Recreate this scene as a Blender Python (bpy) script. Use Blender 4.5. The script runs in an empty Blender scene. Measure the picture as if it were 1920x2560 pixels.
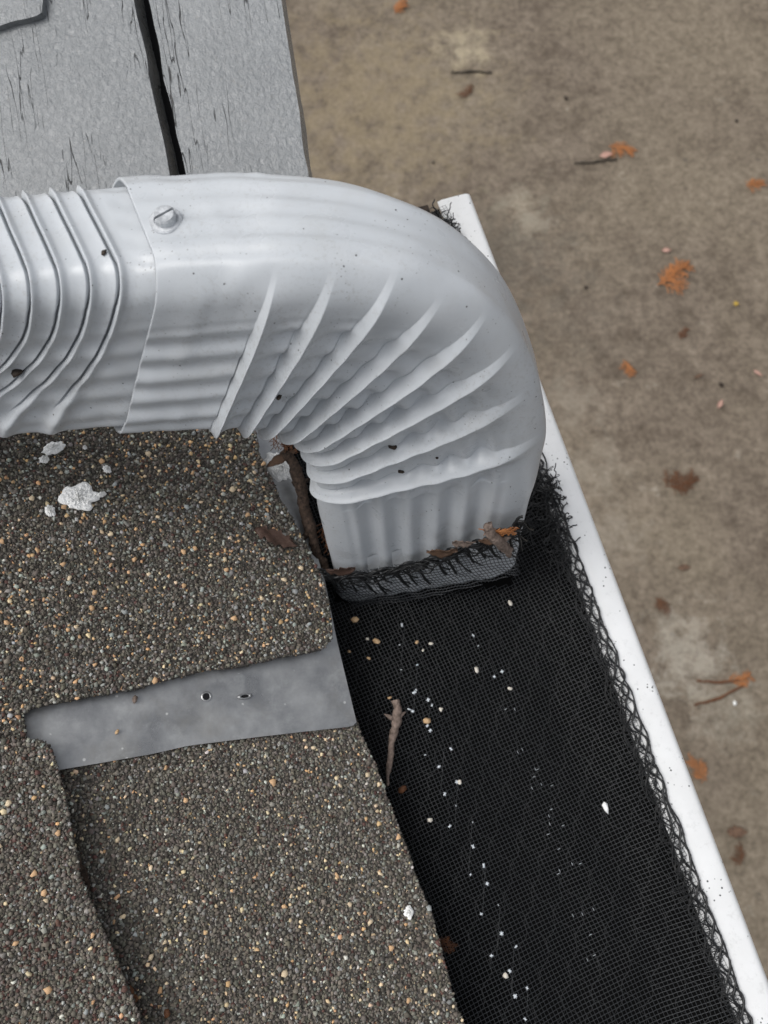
import bpy, bmesh, math, random
import numpy as np
from mathutils import Vector, Matrix
from mathutils.bvhtree import BVHTree

rng = np.random.default_rng(7)
random.seed(7)
SC = bpy.context.scene
COL = SC.collection

# ------------------------------------------------------------------ camera, sky, sun, exposure
GZ = 2.40                       # height of the gutter's mesh above the ground (m)
TILT = math.radians(16)
FPX = 2050.0                    # focal length measured in photograph pixels (1920 x 2560)
CAM = np.array([0.0, 0.0, GZ + 0.36])
cam_d = bpy.data.cameras.new("camera")
cam = bpy.data.objects.new("camera", cam_d)
COL.objects.link(cam)
cam.location = CAM
cam.rotation_euler = (TILT, 0, 0)
cam_d.sensor_fit = 'VERTICAL'
cam_d.sensor_height = 36.0
cam_d.sensor_width = 27.0
cam_d.lens = FPX / 2560 * 36.0
cam_d.clip_start = 0.01
cam_d.clip_end = 500
cam_d.dof.use_dof = True
cam_d.dof.focus_distance = 0.275
cam_d.dof.aperture_fstop = 21.0
SC.camera = cam

SUN_EL, SUN_AZ = math.radians(57), math.radians(-82)
world = bpy.data.worlds.new("World")
SC.world = world
world.use_nodes = True
wn = world.node_tree
bg = wn.nodes['Background']
sky = wn.nodes.new('ShaderNodeTexSky')
sky.sky_type = 'NISHITA'
sky.sun_disc = False
sky.sun_elevation = SUN_EL
sky.sun_rotation = SUN_AZ
sky.air_density = 1.0
sky.dust_density = 4.0
hs = wn.nodes.new('ShaderNodeHueSaturation')
hs.inputs['Saturation'].default_value = 0.22
wn.links.new(sky.outputs[0], hs.inputs['Color'])
wn.links.new(hs.outputs[0], bg.inputs['Color'])
bg.inputs['Strength'].default_value = 0.15

sun_d = bpy.data.lights.new("sun", 'SUN')
sun_d.energy = 0.9
sun_d.angle = math.radians(40)
sun_d.color = (1.0, 0.985, 0.96)
sun = bpy.data.objects.new("sun", sun_d)
COL.objects.link(sun)
sd = Vector((math.sin(SUN_AZ) * math.cos(SUN_EL), math.cos(SUN_AZ) * math.cos(SUN_EL), math.sin(SUN_EL)))
sun.rotation_euler = sd.to_track_quat('Z', 'Y').to_euler()
sun.location = (0, 0, 6)

SC.view_settings.view_transform = 'Standard'
SC.view_settings.look = 'None'
SC.view_settings.gamma = 1
SC.view_settings.exposure = 0.22

# ------------------------------------------------------------------ measuring helpers
ct, st = math.cos(TILT), math.sin(TILT)
RM = np.array([[1, 0, 0], [0, ct, -st], [0, st, ct]])

def ray(px, py):
    return RM @ np.array([(px - 960) / FPX, (1280 - py) / FPX, -1.0])

def on_plane(px, py, p, n):
    d = ray(px, py)
    return CAM + d * (((p - CAM) @ n) / (d @ n))

def at_z(px, py, z):
    return on_plane(px, py, np.array([0, 0, z]), np.array([0, 0, 1.0]))

def unit(v):
    return v / np.linalg.norm(v)

def project(P):
    q = (P - CAM) @ RM
    return np.stack([960 + FPX * q[..., 0] / -q[..., 2], 1280 - FPX * q[..., 1] / -q[..., 2]], -1)

Z3 = np.array([0, 0, 1.0])
# gutter frame: g runs along the gutter towards the viewer, q points from the lip to the roof
LA = at_z(1221, 596, GZ + 0.005)
LB = at_z(1880, 2330, GZ + 0.005)
g = unit(LB - LA)
q = np.array([g[1], -g[0], 0.0])
q = q if q[0] < 0 else -q

def gp(p, l, z):                # p metres in from the outer lip, l metres along, z above GZ
    o = np.array([LA[0], LA[1], GZ])
    return o + q * p + g * l + Z3 * z

# roof plane, rising away from the gutter
RA = math.radians(18.4)
rn = Z3 * math.cos(RA) - q * math.sin(RA)
rup = q * math.cos(RA) + Z3 * math.sin(RA)
RP0 = at_z(880, 1820, GZ + 0.012)

def roof(px, py, h=0.0):
    return on_plane(px, py, RP0 + rn * h, rn)

# front plane of the downspout elbow
RO = math.radians(14)
en = np.array([0, -math.cos(RO), math.sin(RO)])
ES = CAM + ray(1070, 1470) * 0.362

def face(px, py, off=0.0):
    return on_plane(px, py, ES + en * off, en)

# ------------------------------------------------------------------ mesh helpers
def mesh_np(name, V, F):
    """V (n,3) array; F (m,k) integer array of equal-sized faces."""
    V = np.asarray(V, np.float32); F = np.asarray(F, np.int32)
    me = bpy.data.meshes.new(name)
    me.vertices.add(len(V)); me.vertices.foreach_set('co', V.ravel())
    k = F.shape[1]
    me.loops.add(F.size); me.loops.foreach_set('vertex_index', F.ravel())
    me.polygons.add(len(F))
    me.polygons.foreach_set('loop_start', np.arange(0, F.size, k, dtype=np.int32))
    try:
        me.polygons.foreach_set('loop_total', np.full(len(F), k, np.int32))
    except Exception:
        pass
    me.update(calc_edges=True)
    return me

def smooth(me, on=True):
    me.polygons.foreach_set('use_smooth', np.full(len(me.polygons), on))

def link(name, me, mat=None, parent=None, label=None, cat=None, group=None, kind=None):
    o = bpy.data.objects.new(name, me)
    COL.objects.link(o)
    if mat is not None and me is not None and len(me.materials) == 0:
        me.materials.append(mat)
    if parent is not None:
        o.parent = parent
    if label: o['label'] = label
    if cat: o['category'] = cat
    if group: o['group'] = group
    if kind: o['kind'] = kind
    return o

def empty(name, label, cat, group=None, kind=None):
    # things are modelled in world coordinates; their empty stays at the origin of the plot
    return link(name, None, label=label, cat=cat, group=group, kind=kind)

def bm_mesh(name, bm):
    me = bpy.data.meshes.new(name)
    bm.to_mesh(me); bm.free()
    return me

class Tubes:
    """Collects tapered tubes into one quad mesh."""
    def __init__(s): s.V = []; s.F = []; s.n = 0
    def add(s, P, r, sides=4, jit=0.0):
        P = np.asarray(P, float); n = len(P)
        if n < 2: return
        r = np.broadcast_to(np.asarray(r, float), (n,))
        T = np.gradient(P, axis=0)
        T /= np.linalg.norm(T, axis=1)[:, None] + 1e-12
        ref = Z3 if abs(T[0] @ Z3) < 0.9 else np.array([1.0, 0, 0])
        A = np.cross(T, ref); A /= np.linalg.norm(A, axis=1)[:, None] + 1e-12
        B = np.cross(T, A)
        th = np.arange(sides) * 2 * math.pi / sides + 0.4
        rr = r[:, None] * (1 + jit * rng.normal(size=(n, sides)))
        V = P[:, None, :] + rr[..., None] * (np.cos(th)[None, :, None] * A[:, None, :] + np.sin(th)[None, :, None] * B[:, None, :])
        idx = np.arange(n * sides).reshape(n, sides) + s.n
        nx = np.roll(idx, -1, axis=1)
        F = np.stack([idx[:-1], nx[:-1], nx[1:], idx[1:]], -1).reshape(-1, 4)
        s.V.append(V.reshape(-1, 3)); s.F.append(F); s.n += n * sides
        for e, rev in ((0, False), (n - 1, True)):      # caps (quad fans)
            c = idx[e]
            if sides >= 4:
                for j in range(1, sides - 2, 2):
                    fq = [c[0], c[j], c[j + 1], c[j + 2]]
                    s.F.append(np.array([fq if rev else fq[::-1]]))
    def mesh(s, name):
        me = mesh_np(name, np.concatenate(s.V), np.concatenate(s.F))
        smooth(me)
        return me

def resample(P, step, closed=False):
    P = np.asarray(P, float)
    if closed: P = np.vstack([P, P[:1]])
    d = np.r_[0, np.cumsum(np.linalg.norm(np.diff(P, axis=0), axis=1))]
    n = max(2, int(d[-1] / step) + 1)
    t = np.linspace(0, d[-1], n, endpoint=not closed)
    return np.stack([np.interp(t, d, P[:, k]) for k in range(P.shape[1])], -1)

def spline(P, n):
    """Catmull-Rom through the points."""
    P = np.asarray(P, float)
    Q = np.vstack([2 * P[0] - P[1], P, 2 * P[-1] - P[-2]])
    t = np.linspace(0, len(P) - 1 - 1e-9, n)
    i = t.astype(int); f = (t - i)[:, None]
    a, b, c, d = Q[i], Q[i + 1], Q[i + 2], Q[i + 3]
    return 0.5 * (2 * b + (c - a) * f + (2 * a - 5 * b + 4 * c - d) * f ** 2 + (3 * b - a - 3 * c + d) * f ** 3)

def smstep(a, b, x):
    t = np.clip((x - a) / (b - a), 0, 1)
    return t * t * (3 - 2 * t)

def vnoise(x, seed=0):
    """smooth 1-D value noise"""
    r = np.random.default_rng(seed).uniform(-1, 1, 512)
    x = np.asarray(x, float); i = np.floor(x).astype(int); f = x - i; f = f * f * (3 - 2 * f)
    return r[i % 512] * (1 - f) + r[(i + 1) % 512] * f

def vnoise2(x, y, seed=0):
    r = np.random.default_rng(seed).uniform(-1, 1, (128, 128))
    i = np.floor(x).astype(int); j = np.floor(y).astype(int); f = x - i; h = y - j
    f = f * f * (3 - 2 * f); h = h * h * (3 - 2 * h)
    i0, i1, j0, j1 = i % 128, (i + 1) % 128, j % 128, (j + 1) % 128
    return (r[i0, j0] * (1 - f) + r[i1, j0] * f) * (1 - h) + (r[i0, j1] * (1 - f) + r[i1, j1] * f) * h

def inpoly(P, poly):
    x, y = P[:, 0], P[:, 1]; c = np.zeros(len(P), bool)
    n = len(poly)
    for i in range(n):
        x1, y1 = poly[i]; x2, y2 = poly[(i + 1) % n]
        if y1 == y2: continue
        c ^= ((y1 > y) != (y2 > y)) & (x < (x2 - x1) * (y - y1) / (y2 - y1) + x1)
    return c

# ------------------------------------------------------------------ materials
class Mat:
    def __init__(s, name, rough=0.6, spec=0.5, metallic=0.0):
        s.m = bpy.data.materials.new(name); s.m.use_nodes = True
        s.nt = s.m.node_tree; s.b = s.nt.nodes['Principled BSDF']
        s.b.inputs['Roughness'].default_value = rough
        s.b.inputs['Specular IOR Level'].default_value = spec
        s.b.inputs['Metallic'].default_value = metallic
        tc = s.nt.nodes.new('ShaderNodeTexCoord'); s.co = tc.outputs['Object']
    def node(s, t, **kw):
        n = s.nt.nodes.new(t)
        for k, v in kw.items():
            if k in n.inputs: n.inputs[k].default_value = v
            else: setattr(n, k, v)
        return n
    def mapping(s, scale=(1, 1, 1), rot=(0, 0, 0), src=None):
        n = s.node('ShaderNodeMapping'); n.inputs['Scale'].default_value = scale; n.inputs['Rotation'].default_value = rot
        s.nt.links.new(src or s.co, n.inputs['Vector']); return n.outputs[0]
    def noise(s, scale, detail=3, rough=0.55, co=None, dist=0.0):
        n = s.node('ShaderNodeTexNoise', Scale=scale, Detail=detail, Roughness=rough, Distortion=dist)
        s.nt.links.new(co or s.co, n.inputs['Vector']); return n.outputs['Fac']
    def voronoi(s, scale, feature='F1', co=None, rnd=1.0):
        n = s.node('ShaderNodeTexVoronoi', Scale=scale, Randomness=rnd); n.feature = feature
        s.nt.links.new(co or s.co, n.inputs['Vector']); return n
    def ramp(s, fac, stops):
        n = s.node('ShaderNodeValToRGB'); e = n.color_ramp.elements
        while len(e) < len(stops): e.new(0.5)
        for el, (p, c) in zip(e, stops):
            el.position = p; el.color = (*c, 1) if len(c) == 3 else c
        s.nt.links.new(fac, n.inputs[0]); return n.outputs[0]
    def mix(s, fac, a, b, mode='MIX'):
        n = s.node('ShaderNodeMix'); n.data_type = 'RGBA'; n.blend_type = mode
        for sock, v in ((n.inputs['Factor'], fac), (n.inputs[6], a), (n.inputs[7], b)):
            if isinstance(v, (int, float)): sock.default_value = v
            elif isinstance(v, tuple): sock.default_value = (*v, 1)
            else: s.nt.links.new(v, sock)
        return n.outputs[2]
    def math(s, op, a, b=0.0):
        n = s.node('ShaderNodeMath'); n.operation = op
        for i, v in enumerate((a, b)):
            if isinstance(v, (int, float)): n.inputs[i].default_value = v
            else: s.nt.links.new(v, n.inputs[i])
        return n.outputs[0]
    def bump(s, h, strength=0.5, dist=0.001, prev=None):
        n = s.node('ShaderNodeBump', Strength=strength, Distance=dist)
        s.nt.links.new(h, n.inputs['Height'])
        if prev is not None: s.nt.links.new(prev, n.inputs['Normal'])
        return n.outputs[0]
    def color(s, c):
        if isinstance(c, tuple): s.b.inputs['Base Color'].default_value = (*c, 1)
        else: s.nt.links.new(c, s.b.inputs['Base Color'])
        return s
    def normal(s, n): s.nt.links.new(n, s.b.inputs['Normal']); return s
    def roughness(s, r): s.nt.links.new(r, s.b.inputs['Roughness']); return s

BW = lambda a, b: [(a, (0, 0, 0)), (b, (1, 1, 1))]

def m_downspout():
    m = Mat("painted_aluminium", 0.42, 0.45)
    base = m.mix(m.ramp(m.noise(45, 4), BW(0.35, 0.7)), (0.455, 0.48, 0.503), (0.505, 0.528, 0.55))
    dust = m.ramp(m.noise(700, 4, 0.75), BW(0.52, 0.70))
    zone = m.ramp(m.noise(26, 4, 0.65), BW(0.40, 0.62))
    c = m.mix(m.math('MULTIPLY', m.math('MULTIPLY', dust, zone), 0.42), base, (0.23, 0.215, 0.19))
    smear = m.ramp(m.noise(34, 6, 0.72, None, 0.4), BW(0.50, 0.72))
    c = m.mix(m.math('MULTIPLY', smear, 0.30), c, (0.40, 0.395, 0.375))
    v2 = m.voronoi(620)
    c = m.mix(m.math('MULTIPLY', m.math('MULTIPLY', m.ramp(v2.outputs['Distance'], [(0.10, (1, 1, 1)), (0.16, (0, 0, 0))]), m.ramp(m.noise(60, 3), BW(0.50, 0.58))), 0.55), c, (0.10, 0.095, 0.085))
    v = m.voronoi(300)
    fleck = m.ramp(v.outputs['Distance'], [(0.07, (1, 1, 1)), (0.10, (0, 0, 0))])
    sel = m.ramp(m.noise(170, 2), BW(0.54, 0.56))
    c = m.mix(m.math('MULTIPLY', m.math('MULTIPLY', fleck, sel), 0.9), c, (0.045, 0.042, 0.04))
    m.color(c)
    m.normal(m.bump(m.noise(220, 4), 0.10, 0.0006))
    m.roughness(m.ramp(m.noise(80, 3), [(0.3, (0.24,) * 3), (0.7, (0.42,) * 3)]))
    return m.m

def m_lip():
    m = Mat("white_gutter_enamel", 0.38, 0.45)
    base = m.mix(m.ramp(m.noise(60, 4), BW(0.3, 0.75)), (0.76, 0.765, 0.765), (0.68, 0.685, 0.68))
    v = m.voronoi(420)
    fleck = m.ramp(v.outputs['Distance'], [(0.13, (1, 1, 1)), (0.2, (0, 0, 0))])
    sel = m.ramp(m.noise(90, 4, 0.7), BW(0.53, 0.56))
    c = m.mix(m.math('MULTIPLY', fleck, sel), base, (0.035, 0.04, 0.04))
    grime = m.ramp(m.noise(300, 4, 0.7), BW(0.56, 0.8))
    c = m.mix(m.math('MULTIPLY', grime, 0.35), c, (0.3, 0.3, 0.28))
    m.color(c)
    m.normal(m.bump(m.noise(260, 3), 0.06, 0.0005))
    return m.m

def m_beam():
    m = Mat("weathered_grey_paint", 0.36, 0.5)
    yaw = -0.16
    lo = m.mapping((1, 0.10, 1), (0, 0, 0))
    rot = m.mapping((1, 1, 1), (0, 0, yaw))
    along = m.mapping((1, 0.07, 0.07), (0, 0, 0), rot)
    base = m.mix(m.ramp(m.noise(22, 5), BW(0.3, 0.7)), (0.165, 0.176, 0.183), (0.22, 0.231, 0.238))
    cr = m.noise(330, 1.5, 0.5, along, 0.0)
    ridge = m.math('ABSOLUTE', m.math('SUBTRACT', cr, 0.5))
    line = m.ramp(ridge, [(0.0, (1, 1, 1)), (0.012, (0, 0, 0))])
    gate = m.ramp(m.noise(75, 3, 0.6, m.mapping((1, 0.25, 0.25), (0, 0, 0), rot)), BW(0.52, 0.58))
    crack = m.math('MULTIPLY', line, gate)
    base = m.mix(m.math('MULTIPLY', m.ramp(m.noise(500, 3), BW(0.62, 0.7)), 0.25), base, (0.2, 0.19, 0.17))
    m.color(m.mix(m.math('MULTIPLY', crack, 0.95), base, (0.03, 0.027, 0.024)))
    h1 = m.noise(430, 5, 0.60, m.mapping((1, 0.75, 0.75), (0, 0, 0), rot), 0.3)
    blist = m.ramp(m.voronoi(120).outputs['Distance'], [(0.0, (1, 1, 1)), (0.35, (0, 0, 0))])
    n1 = m.bump(h1, 0.7, 0.0013)
    n2 = m.bump(m.math('MULTIPLY', blist, m.ramp(m.noise(40, 2), BW(0.56, 0.66))), 0.5, 0.0008, n1)
    n3 = m.bump(m.math('SUBTRACT', 1.0, crack), 0.8, 0.0010, n2)
    m.normal(n3)
    m.roughness(m.ramp(m.noise(240, 3), [(0.3, (0.18,) * 3), (0.75, (0.42,) * 3)]))
    return m.m

def m_granule():
    m = Mat("mineral_granules", 0.72, 0.35)
    a = m.node('ShaderNodeAttribute'); a.attribute_name = 'tint'
    c = m.mix(m.ramp(m.noise(1800, 2), BW(0.3, 0.75)), a.outputs['Color'], (0.5, 0.5, 0.5), 'OVERLAY')
    m.color(c)
    return m.m

def m_simple(name, c1, c2, scale=300, rough=0.75, bump=0.4, dist=0.0006, spec=0.3, detail=4):
    m = Mat(name, rough, spec)
    f = m.noise(scale, detail)
    m.color(m.mix(m.ramp(f, BW(0.32, 0.68)), c1, c2))
    if bump: m.normal(m.bump(m.noise(scale * 1.7, detail), bump, dist))
    return m.m

def m_metal():
    m = Mat("aged_galvanised_sheet", 0.36, 0.5, 0.75)
    f1 = m.noise(60, 6, 0.68, None, 0.15)
    base = m.mix(m.ramp(f1, BW(0.36, 0.66)), (0.27, 0.275, 0.28), (0.43, 0.435, 0.435))
    blot = m.ramp(m.noise(38, 5, 0.66, None, 0.2), BW(0.50, 0.66))
    base = m.mix(m.math('MULTIPLY', blot, 0.55), base, (0.30, 0.29, 0.265))
    white = m.ramp(m.noise(95, 6, 0.74), BW(0.55, 0.72))
    base = m.mix(m.math('MULTIPLY', white, 0.5), base, (0.55, 0.56, 0.55))
    v = m.voronoi(230)
    sp = m.math('MULTIPLY', m.ramp(v.outputs['Distance'], [(0.10, (1, 1, 1)), (0.15, (0, 0, 0))]), m.ramp(m.noise(150, 2), BW(0.57, 0.6)))
    base = m.mix(m.math('MULTIPLY', sp, 0.85), base, (0.7, 0.7, 0.68))
    m.color(base)
    m.roughness(m.ramp(m.noise(60, 4), [(0.3, (0.26,) * 3), (0.7, (0.50,) * 3)]))
    m.normal(m.bump(m.noise(40, 4), 0.22, 0.002))
    return m.m

def m_concrete():
    m = Mat("worn_concrete", 0.85, 0.3)
    f = m.noise(8, 6, 0.66)
    c = m.mix(m.ramp(f, BW(0.34, 0.66)), (0.105, 0.082, 0.060), (0.185, 0.150, 0.114))
    big = m.ramp(m.noise(1.1, 4, 0.6), BW(0.42, 0.60))
    c = m.mix(m.math('MULTIPLY', big, 0.45), c, (0.225, 0.188, 0.135))
    pale = m.ramp(m.noise(7.5, 4, 0.62, None, 0.5), BW(0.66, 0.76))
    c = m.mix(m.math('MULTIPLY', pale, 0.6), c, (0.36, 0.325, 0.265))
    grit = m.ramp(m.noise(30, 5, 0.7), BW(0.34, 0.66))
    c = m.mix(0.34, c, grit, 'SOFT_LIGHT')
    dk = m.ramp(m.noise(17, 3, 0.6), BW(0.68, 0.76))
    c = m.mix(m.math('MULTIPLY', dk, 0.7), c, (0.06, 0.053, 0.045))
    wob = m.node('ShaderNodeTexNoise', Scale=13.0, Detail=6.0, Roughness=0.72)
    m.nt.links.new(m.co, wob.inputs['Vector'])
    for (px, py), r, col, amt in [((930, 260), 0.55, (0.25, 0.20, 0.125), 0.8), ((1160, 120), 0.13, (0.42, 0.36, 0.25), 0.75), ((1300, 510), 0.10, (0.40, 0.355, 0.27), 0.7),
                                  ((1330, 560), 0.07, (0.40, 0.35, 0.27), 0.7), ((1720, 1640), 0.17, (0.40, 0.365, 0.30), 0.75), ((1800, 1760), 0.14, (0.33, 0.30, 0.24), 0.6), ((1440, 1000), 0.13, (0.27, 0.235, 0.185), 0.7), ((1480, 1180), 0.13, (0.27, 0.235, 0.185), 0.7), ((1540, 1340), 0.13, (0.26, 0.225, 0.18), 0.7),
                                  ((1250, 640), 0.35, (0.085, 0.08, 0.066), 0.5), ((1420, 800), 0.30, (0.10, 0.085, 0.066), 0.4)]:
        P = at_z(px, py, 0.0)
        sub = m.node('ShaderNodeVectorMath'); sub.operation = 'SUBTRACT'; sub.inputs[1].default_value = tuple(P); m.nt.links.new(m.co, sub.inputs[0])
        ln = m.node('ShaderNodeVectorMath'); ln.operation = 'LENGTH'; m.nt.links.new(sub.outputs[0], ln.inputs[0])
        d = m.math('ADD', m.math('DIVIDE', ln.outputs['Value'], r), m.math('MULTIPLY', m.math('SUBTRACT', wob.outputs['Fac'], 0.5), 4.6))
        c = m.mix(m.math('MULTIPLY', m.ramp(d, [(0.05, (1, 1, 1)), (1.0, (0, 0, 0))]), amt * 0.75), c, col)
    c = m.mix(0.22, c, m.ramp(m.noise(70, 5, 0.7), BW(0.36, 0.64)), 'SOFT_LIGHT')
    m.color(c)
    m.normal(m.bump(m.noise(60, 5, 0.7), 0.5, 0.006))
    return m.m

def m_flat(name, c, rough=0.5, spec=0.5):
    return Mat(name, rough, spec).color(c).m

M = dict(
    pipe=m_downspout(), lip=m_lip(), beam=m_beam(), gran=m_granule(), metal=m_metal(), concrete=m_concrete(),
    asphalt=m_simple("asphalt_felt", (0.040, 0.037, 0.033), (0.085, 0.077, 0.068), 900, 0.85, 0.6),
    wire=m_flat("black_nylon_wire", (0.033, 0.036, 0.040), 0.30, 0.6),
    cord=m_flat("black_netting_cord", (0.007, 0.0075, 0.008), 0.45, 0.5),
    gutter_shade=m_flat("gutter_shade_black", (0.004, 0.004, 0.004), 0.9, 0.05),  # near-black colour for the darkness inside the gutter
    inner_wood=m_simple("raw_dark_wood", (0.02, 0.016, 0.012), (0.06, 0.045, 0.03), 300),
    bark=m_simple("brown_bark", (0.022, 0.015, 0.011), (0.085, 0.056, 0.040), 520, 0.85, 0.9, 0.0012),
    greybark=m_simple("grey_brown_bark", (0.11, 0.082, 0.066), (0.28, 0.215, 0.18), 620, 0.85, 0.8, 0.0009),
    cedar=m_simple("dry_cedar_orange", (0.26, 0.095, 0.03), (0.52, 0.215, 0.075), 260, 0.7, 0.2),
    cedar_dark=m_simple("dry_cedar_brown", (0.07, 0.03, 0.014), (0.17, 0.07, 0.03), 260, 0.7, 0.2),
    leaf_brown=m_simple("brown_leaf", (0.075, 0.045, 0.03), (0.17, 0.10, 0.062), 120, 0.6, 0.3),
    leaf_dark=m_simple("dark_red_leaf", (0.05, 0.028, 0.02), (0.085, 0.048, 0.035), 120, 0.6, 0.3),
    leaf_pink=m_simple("pinkish_leaf", (0.35, 0.20, 0.155), (0.5, 0.31, 0.25), 120, 0.7, 0.2),
    leaf_yellow=m_simple("yellow_leaf", (0.36, 0.24, 0.03), (0.5, 0.34, 0.07), 120, 0.7, 0.2),
    twig_dark=m_simple("dark_twig", (0.03, 0.027, 0.02), (0.075, 0.06, 0.045), 120, 0.85, 0.4),
    chalk=m_simple("chalky_white", (0.84, 0.84, 0.82), (0.92, 0.92, 0.91), 900, 0.9, 0.4, 0.0004),
    pebble=m_simple("pale_pebble", (0.55, 0.50, 0.42), (0.78, 0.74, 0.66), 500, 0.7, 0.3),
    tan=m_simple("tan_pebble", (0.46, 0.30, 0.16), (0.66, 0.46, 0.27), 700, 0.7, 0.3),
    glint=m_flat("pale_knot_glint", (0.62, 0.66, 0.70), 0.3, 0.6),  # pale colour carries the knots and the painted glints
    thread=m_flat("grey_thread", (0.07, 0.075, 0.08), 0.35, 0.6),
    steel=m_simple("zinc_screw", (0.30, 0.315, 0.33), (0.60, 0.62, 0.64), 420, 0.42, 0.6, 0.0006, 0.6),
    dark=m_flat("recess_shade", (0.01, 0.01, 0.011), 0.8, 0.2),  # near-black, painted for the shade in nail holes and board gap
    debris=m_simple("dark_wet_debris", (0.016, 0.012, 0.009), (0.05, 0.034, 0.024), 500, 0.6, 0.8),
)

# ------------------------------------------------------------------ ground
GR = 40.0
gm = mesh_np("ground", [(-GR, -GR, 0), (GR, -GR, 0), (GR, GR, 0), (-GR, GR, 0)], [(0, 1, 2, 3)])
link("ground", gm, M['concrete'], kind='structure')

# ------------------------------------------------------------------ prism from an outline on a plane
def ragged(P, step, amp, seed, normal):
    """resample a closed outline and roughen it within its plane"""
    Q = resample(P, step, closed=True)
    T = np.roll(Q, -1, 0) - np.roll(Q, 1, 0); T /= np.linalg.norm(T, axis=1)[:, None]
    N = np.cross(T, normal)
    k = np.arange(len(Q))
    return Q + N * (amp * (0.7 * vnoise(k * 0.37, seed) + 0.5 * vnoise(k * 0.11, seed + 9)))[:, None]

def slab(name, top, down, mat, parent=None, bevel=0.0, **kw):
    bm = bmesh.new()
    tv = [bm.verts.new(p) for p in top]
    bv = [bm.verts.new(p + down) for p in top]
    f = bm.faces.new(tv); f2 = bm.faces.new(bv[::-1])
    n = len(tv)
    for i in range(n):
        bm.faces.new([tv[i], bv[i], bv[(i + 1) % n], tv[(i + 1) % n]])
    bmesh.ops.recalc_face_normals(bm, faces=bm.faces)
    bmesh.ops.triangulate(bm, faces=[f, f2])
    return link(name, bm_mesh(name, bm), mat, parent, **kw)

# ------------------------------------------------------------------ roof deck (setting, under the shingles)
ex = lambda a, b, h: RP0 + g * a + rup * b + rn * h
deck = [ex(-0.26, 0.016, -0.006), ex(0.6, 0.016, -0.006), ex(0.6, 0.9, -0.006), ex(-0.26, 0.9, -0.006)]
slab("roof_deck", deck, -rn * 0.018, M['inner_wood'], kind='structure')

# ------------------------------------------------------------------ granules
PHI = (1 + 5 ** 0.5) / 2
ICO = np.array([(-1, PHI, 0), (1, PHI, 0), (-1, -PHI, 0), (1, -PHI, 0), (0, -1, PHI), (0, 1, PHI), (0, -1, -PHI), (0, 1, -PHI),
                (PHI, 0, -1), (PHI, 0, 1), (-PHI, 0, -1), (-PHI, 0, 1)]) / math.hypot(1, PHI)
ICOF = np.array([(0, 11, 5), (0, 5, 1), (0, 1, 7), (0, 7, 10), (0, 10, 11), (1, 5, 9), (5, 11, 4), (11, 10, 2), (10, 7, 6), (7, 1, 8),
                 (3, 9, 4), (3, 4, 2), (3, 2, 6), (3, 6, 8), (3, 8, 9), (4, 9, 5), (2, 4, 11), (6, 2, 10), (8, 6, 7), (9, 8, 1)])

CHIPF = np.array([(5, 6, 7), (5, 7, 8), (5, 8, 9)] + [f for i in range(5) for f in ((i, (i + 1) % 5, 5 + (i + 1) % 5), (i, 5 + (i + 1) % 5, 5 + i))])

def granule_mesh(name, C, S, cols):
    """C centres (world), S sizes, cols (n,3): flat angular chips pressed into the roof plane"""
    n = len(C)
    th = (np.arange(5) * 2 * math.pi / 5)[None] + rng.uniform(-0.42, 0.42, (n, 5)) + rng.uniform(0, 2 * math.pi, (n, 1))
    rad = rng.uniform(0.72, 1.18, (n, 5)) * S[:, None] * 0.5
    x, y = rad * np.cos(th), rad * np.sin(th) * rng.uniform(0.55, 1.0, (n, 1))
    ang = rng.uniform(0, 2 * math.pi, n); ca, sa = np.cos(ang)[:, None], np.sin(ang)[:, None]
    x, y = x * ca - y * sa, x * sa + y * ca
    k = rng.uniform(0.66, 0.9, (n, 1)); hgt = S[:, None] * rng.uniform(0.16, 0.30, (n, 1))
    tx, ty = rng.normal(0, 0.16, (n, 1)), rng.normal(0, 0.16, (n, 1))
    lx = np.concatenate([x, x * k], 1); ly = np.concatenate([y, y * k], 1)
    lz = np.concatenate([np.zeros_like(x) - 0.2 * hgt, np.broadcast_to(hgt, x.shape)], 1) + lx * tx + ly * ty
    W = C[:, None, :] + lx[..., None] * g + ly[..., None] * rup + lz[..., None] * rn
    F = (CHIPF[None] + (np.arange(n) * 10)[:, None, None]).reshape(-1, 3)
    if np.dot(np.cross(g, rup), rn) < 0: F = F[:, ::-1]
    me = mesh_np(name, W.reshape(-1, 3), F)
    at = me.attributes.new('tint', 'FLOAT_COLOR', 'POINT')
    cc = np.ones((n, 10, 4), np.float32); cc[..., :3] = cols[:, None, :]
    at.data.foreach_set('color', cc.ravel())
    return me

PAL = np.array([(0.055, 0.049, 0.042), (0.098, 0.088, 0.076), (0.150, 0.136, 0.118), (0.22, 0.222, 0.21), (0.31, 0.328, 0.32),
                (0.56, 0.36, 0.20), (0.62, 0.50, 0.34), (0.085, 0.045, 0.038), (0.55, 0.55, 0.52)])

def pick_cols(n, w):
    i = rng.choice(len(PAL), n, p=np.array(w) / np.sum(w))
    return PAL[i] * np.array([1.10, 1.08, 1.02]) * rng.uniform(0.72, 1.28, (n, 1)) * rng.uniform(0.94, 1.06, (n, 3)), i

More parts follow.
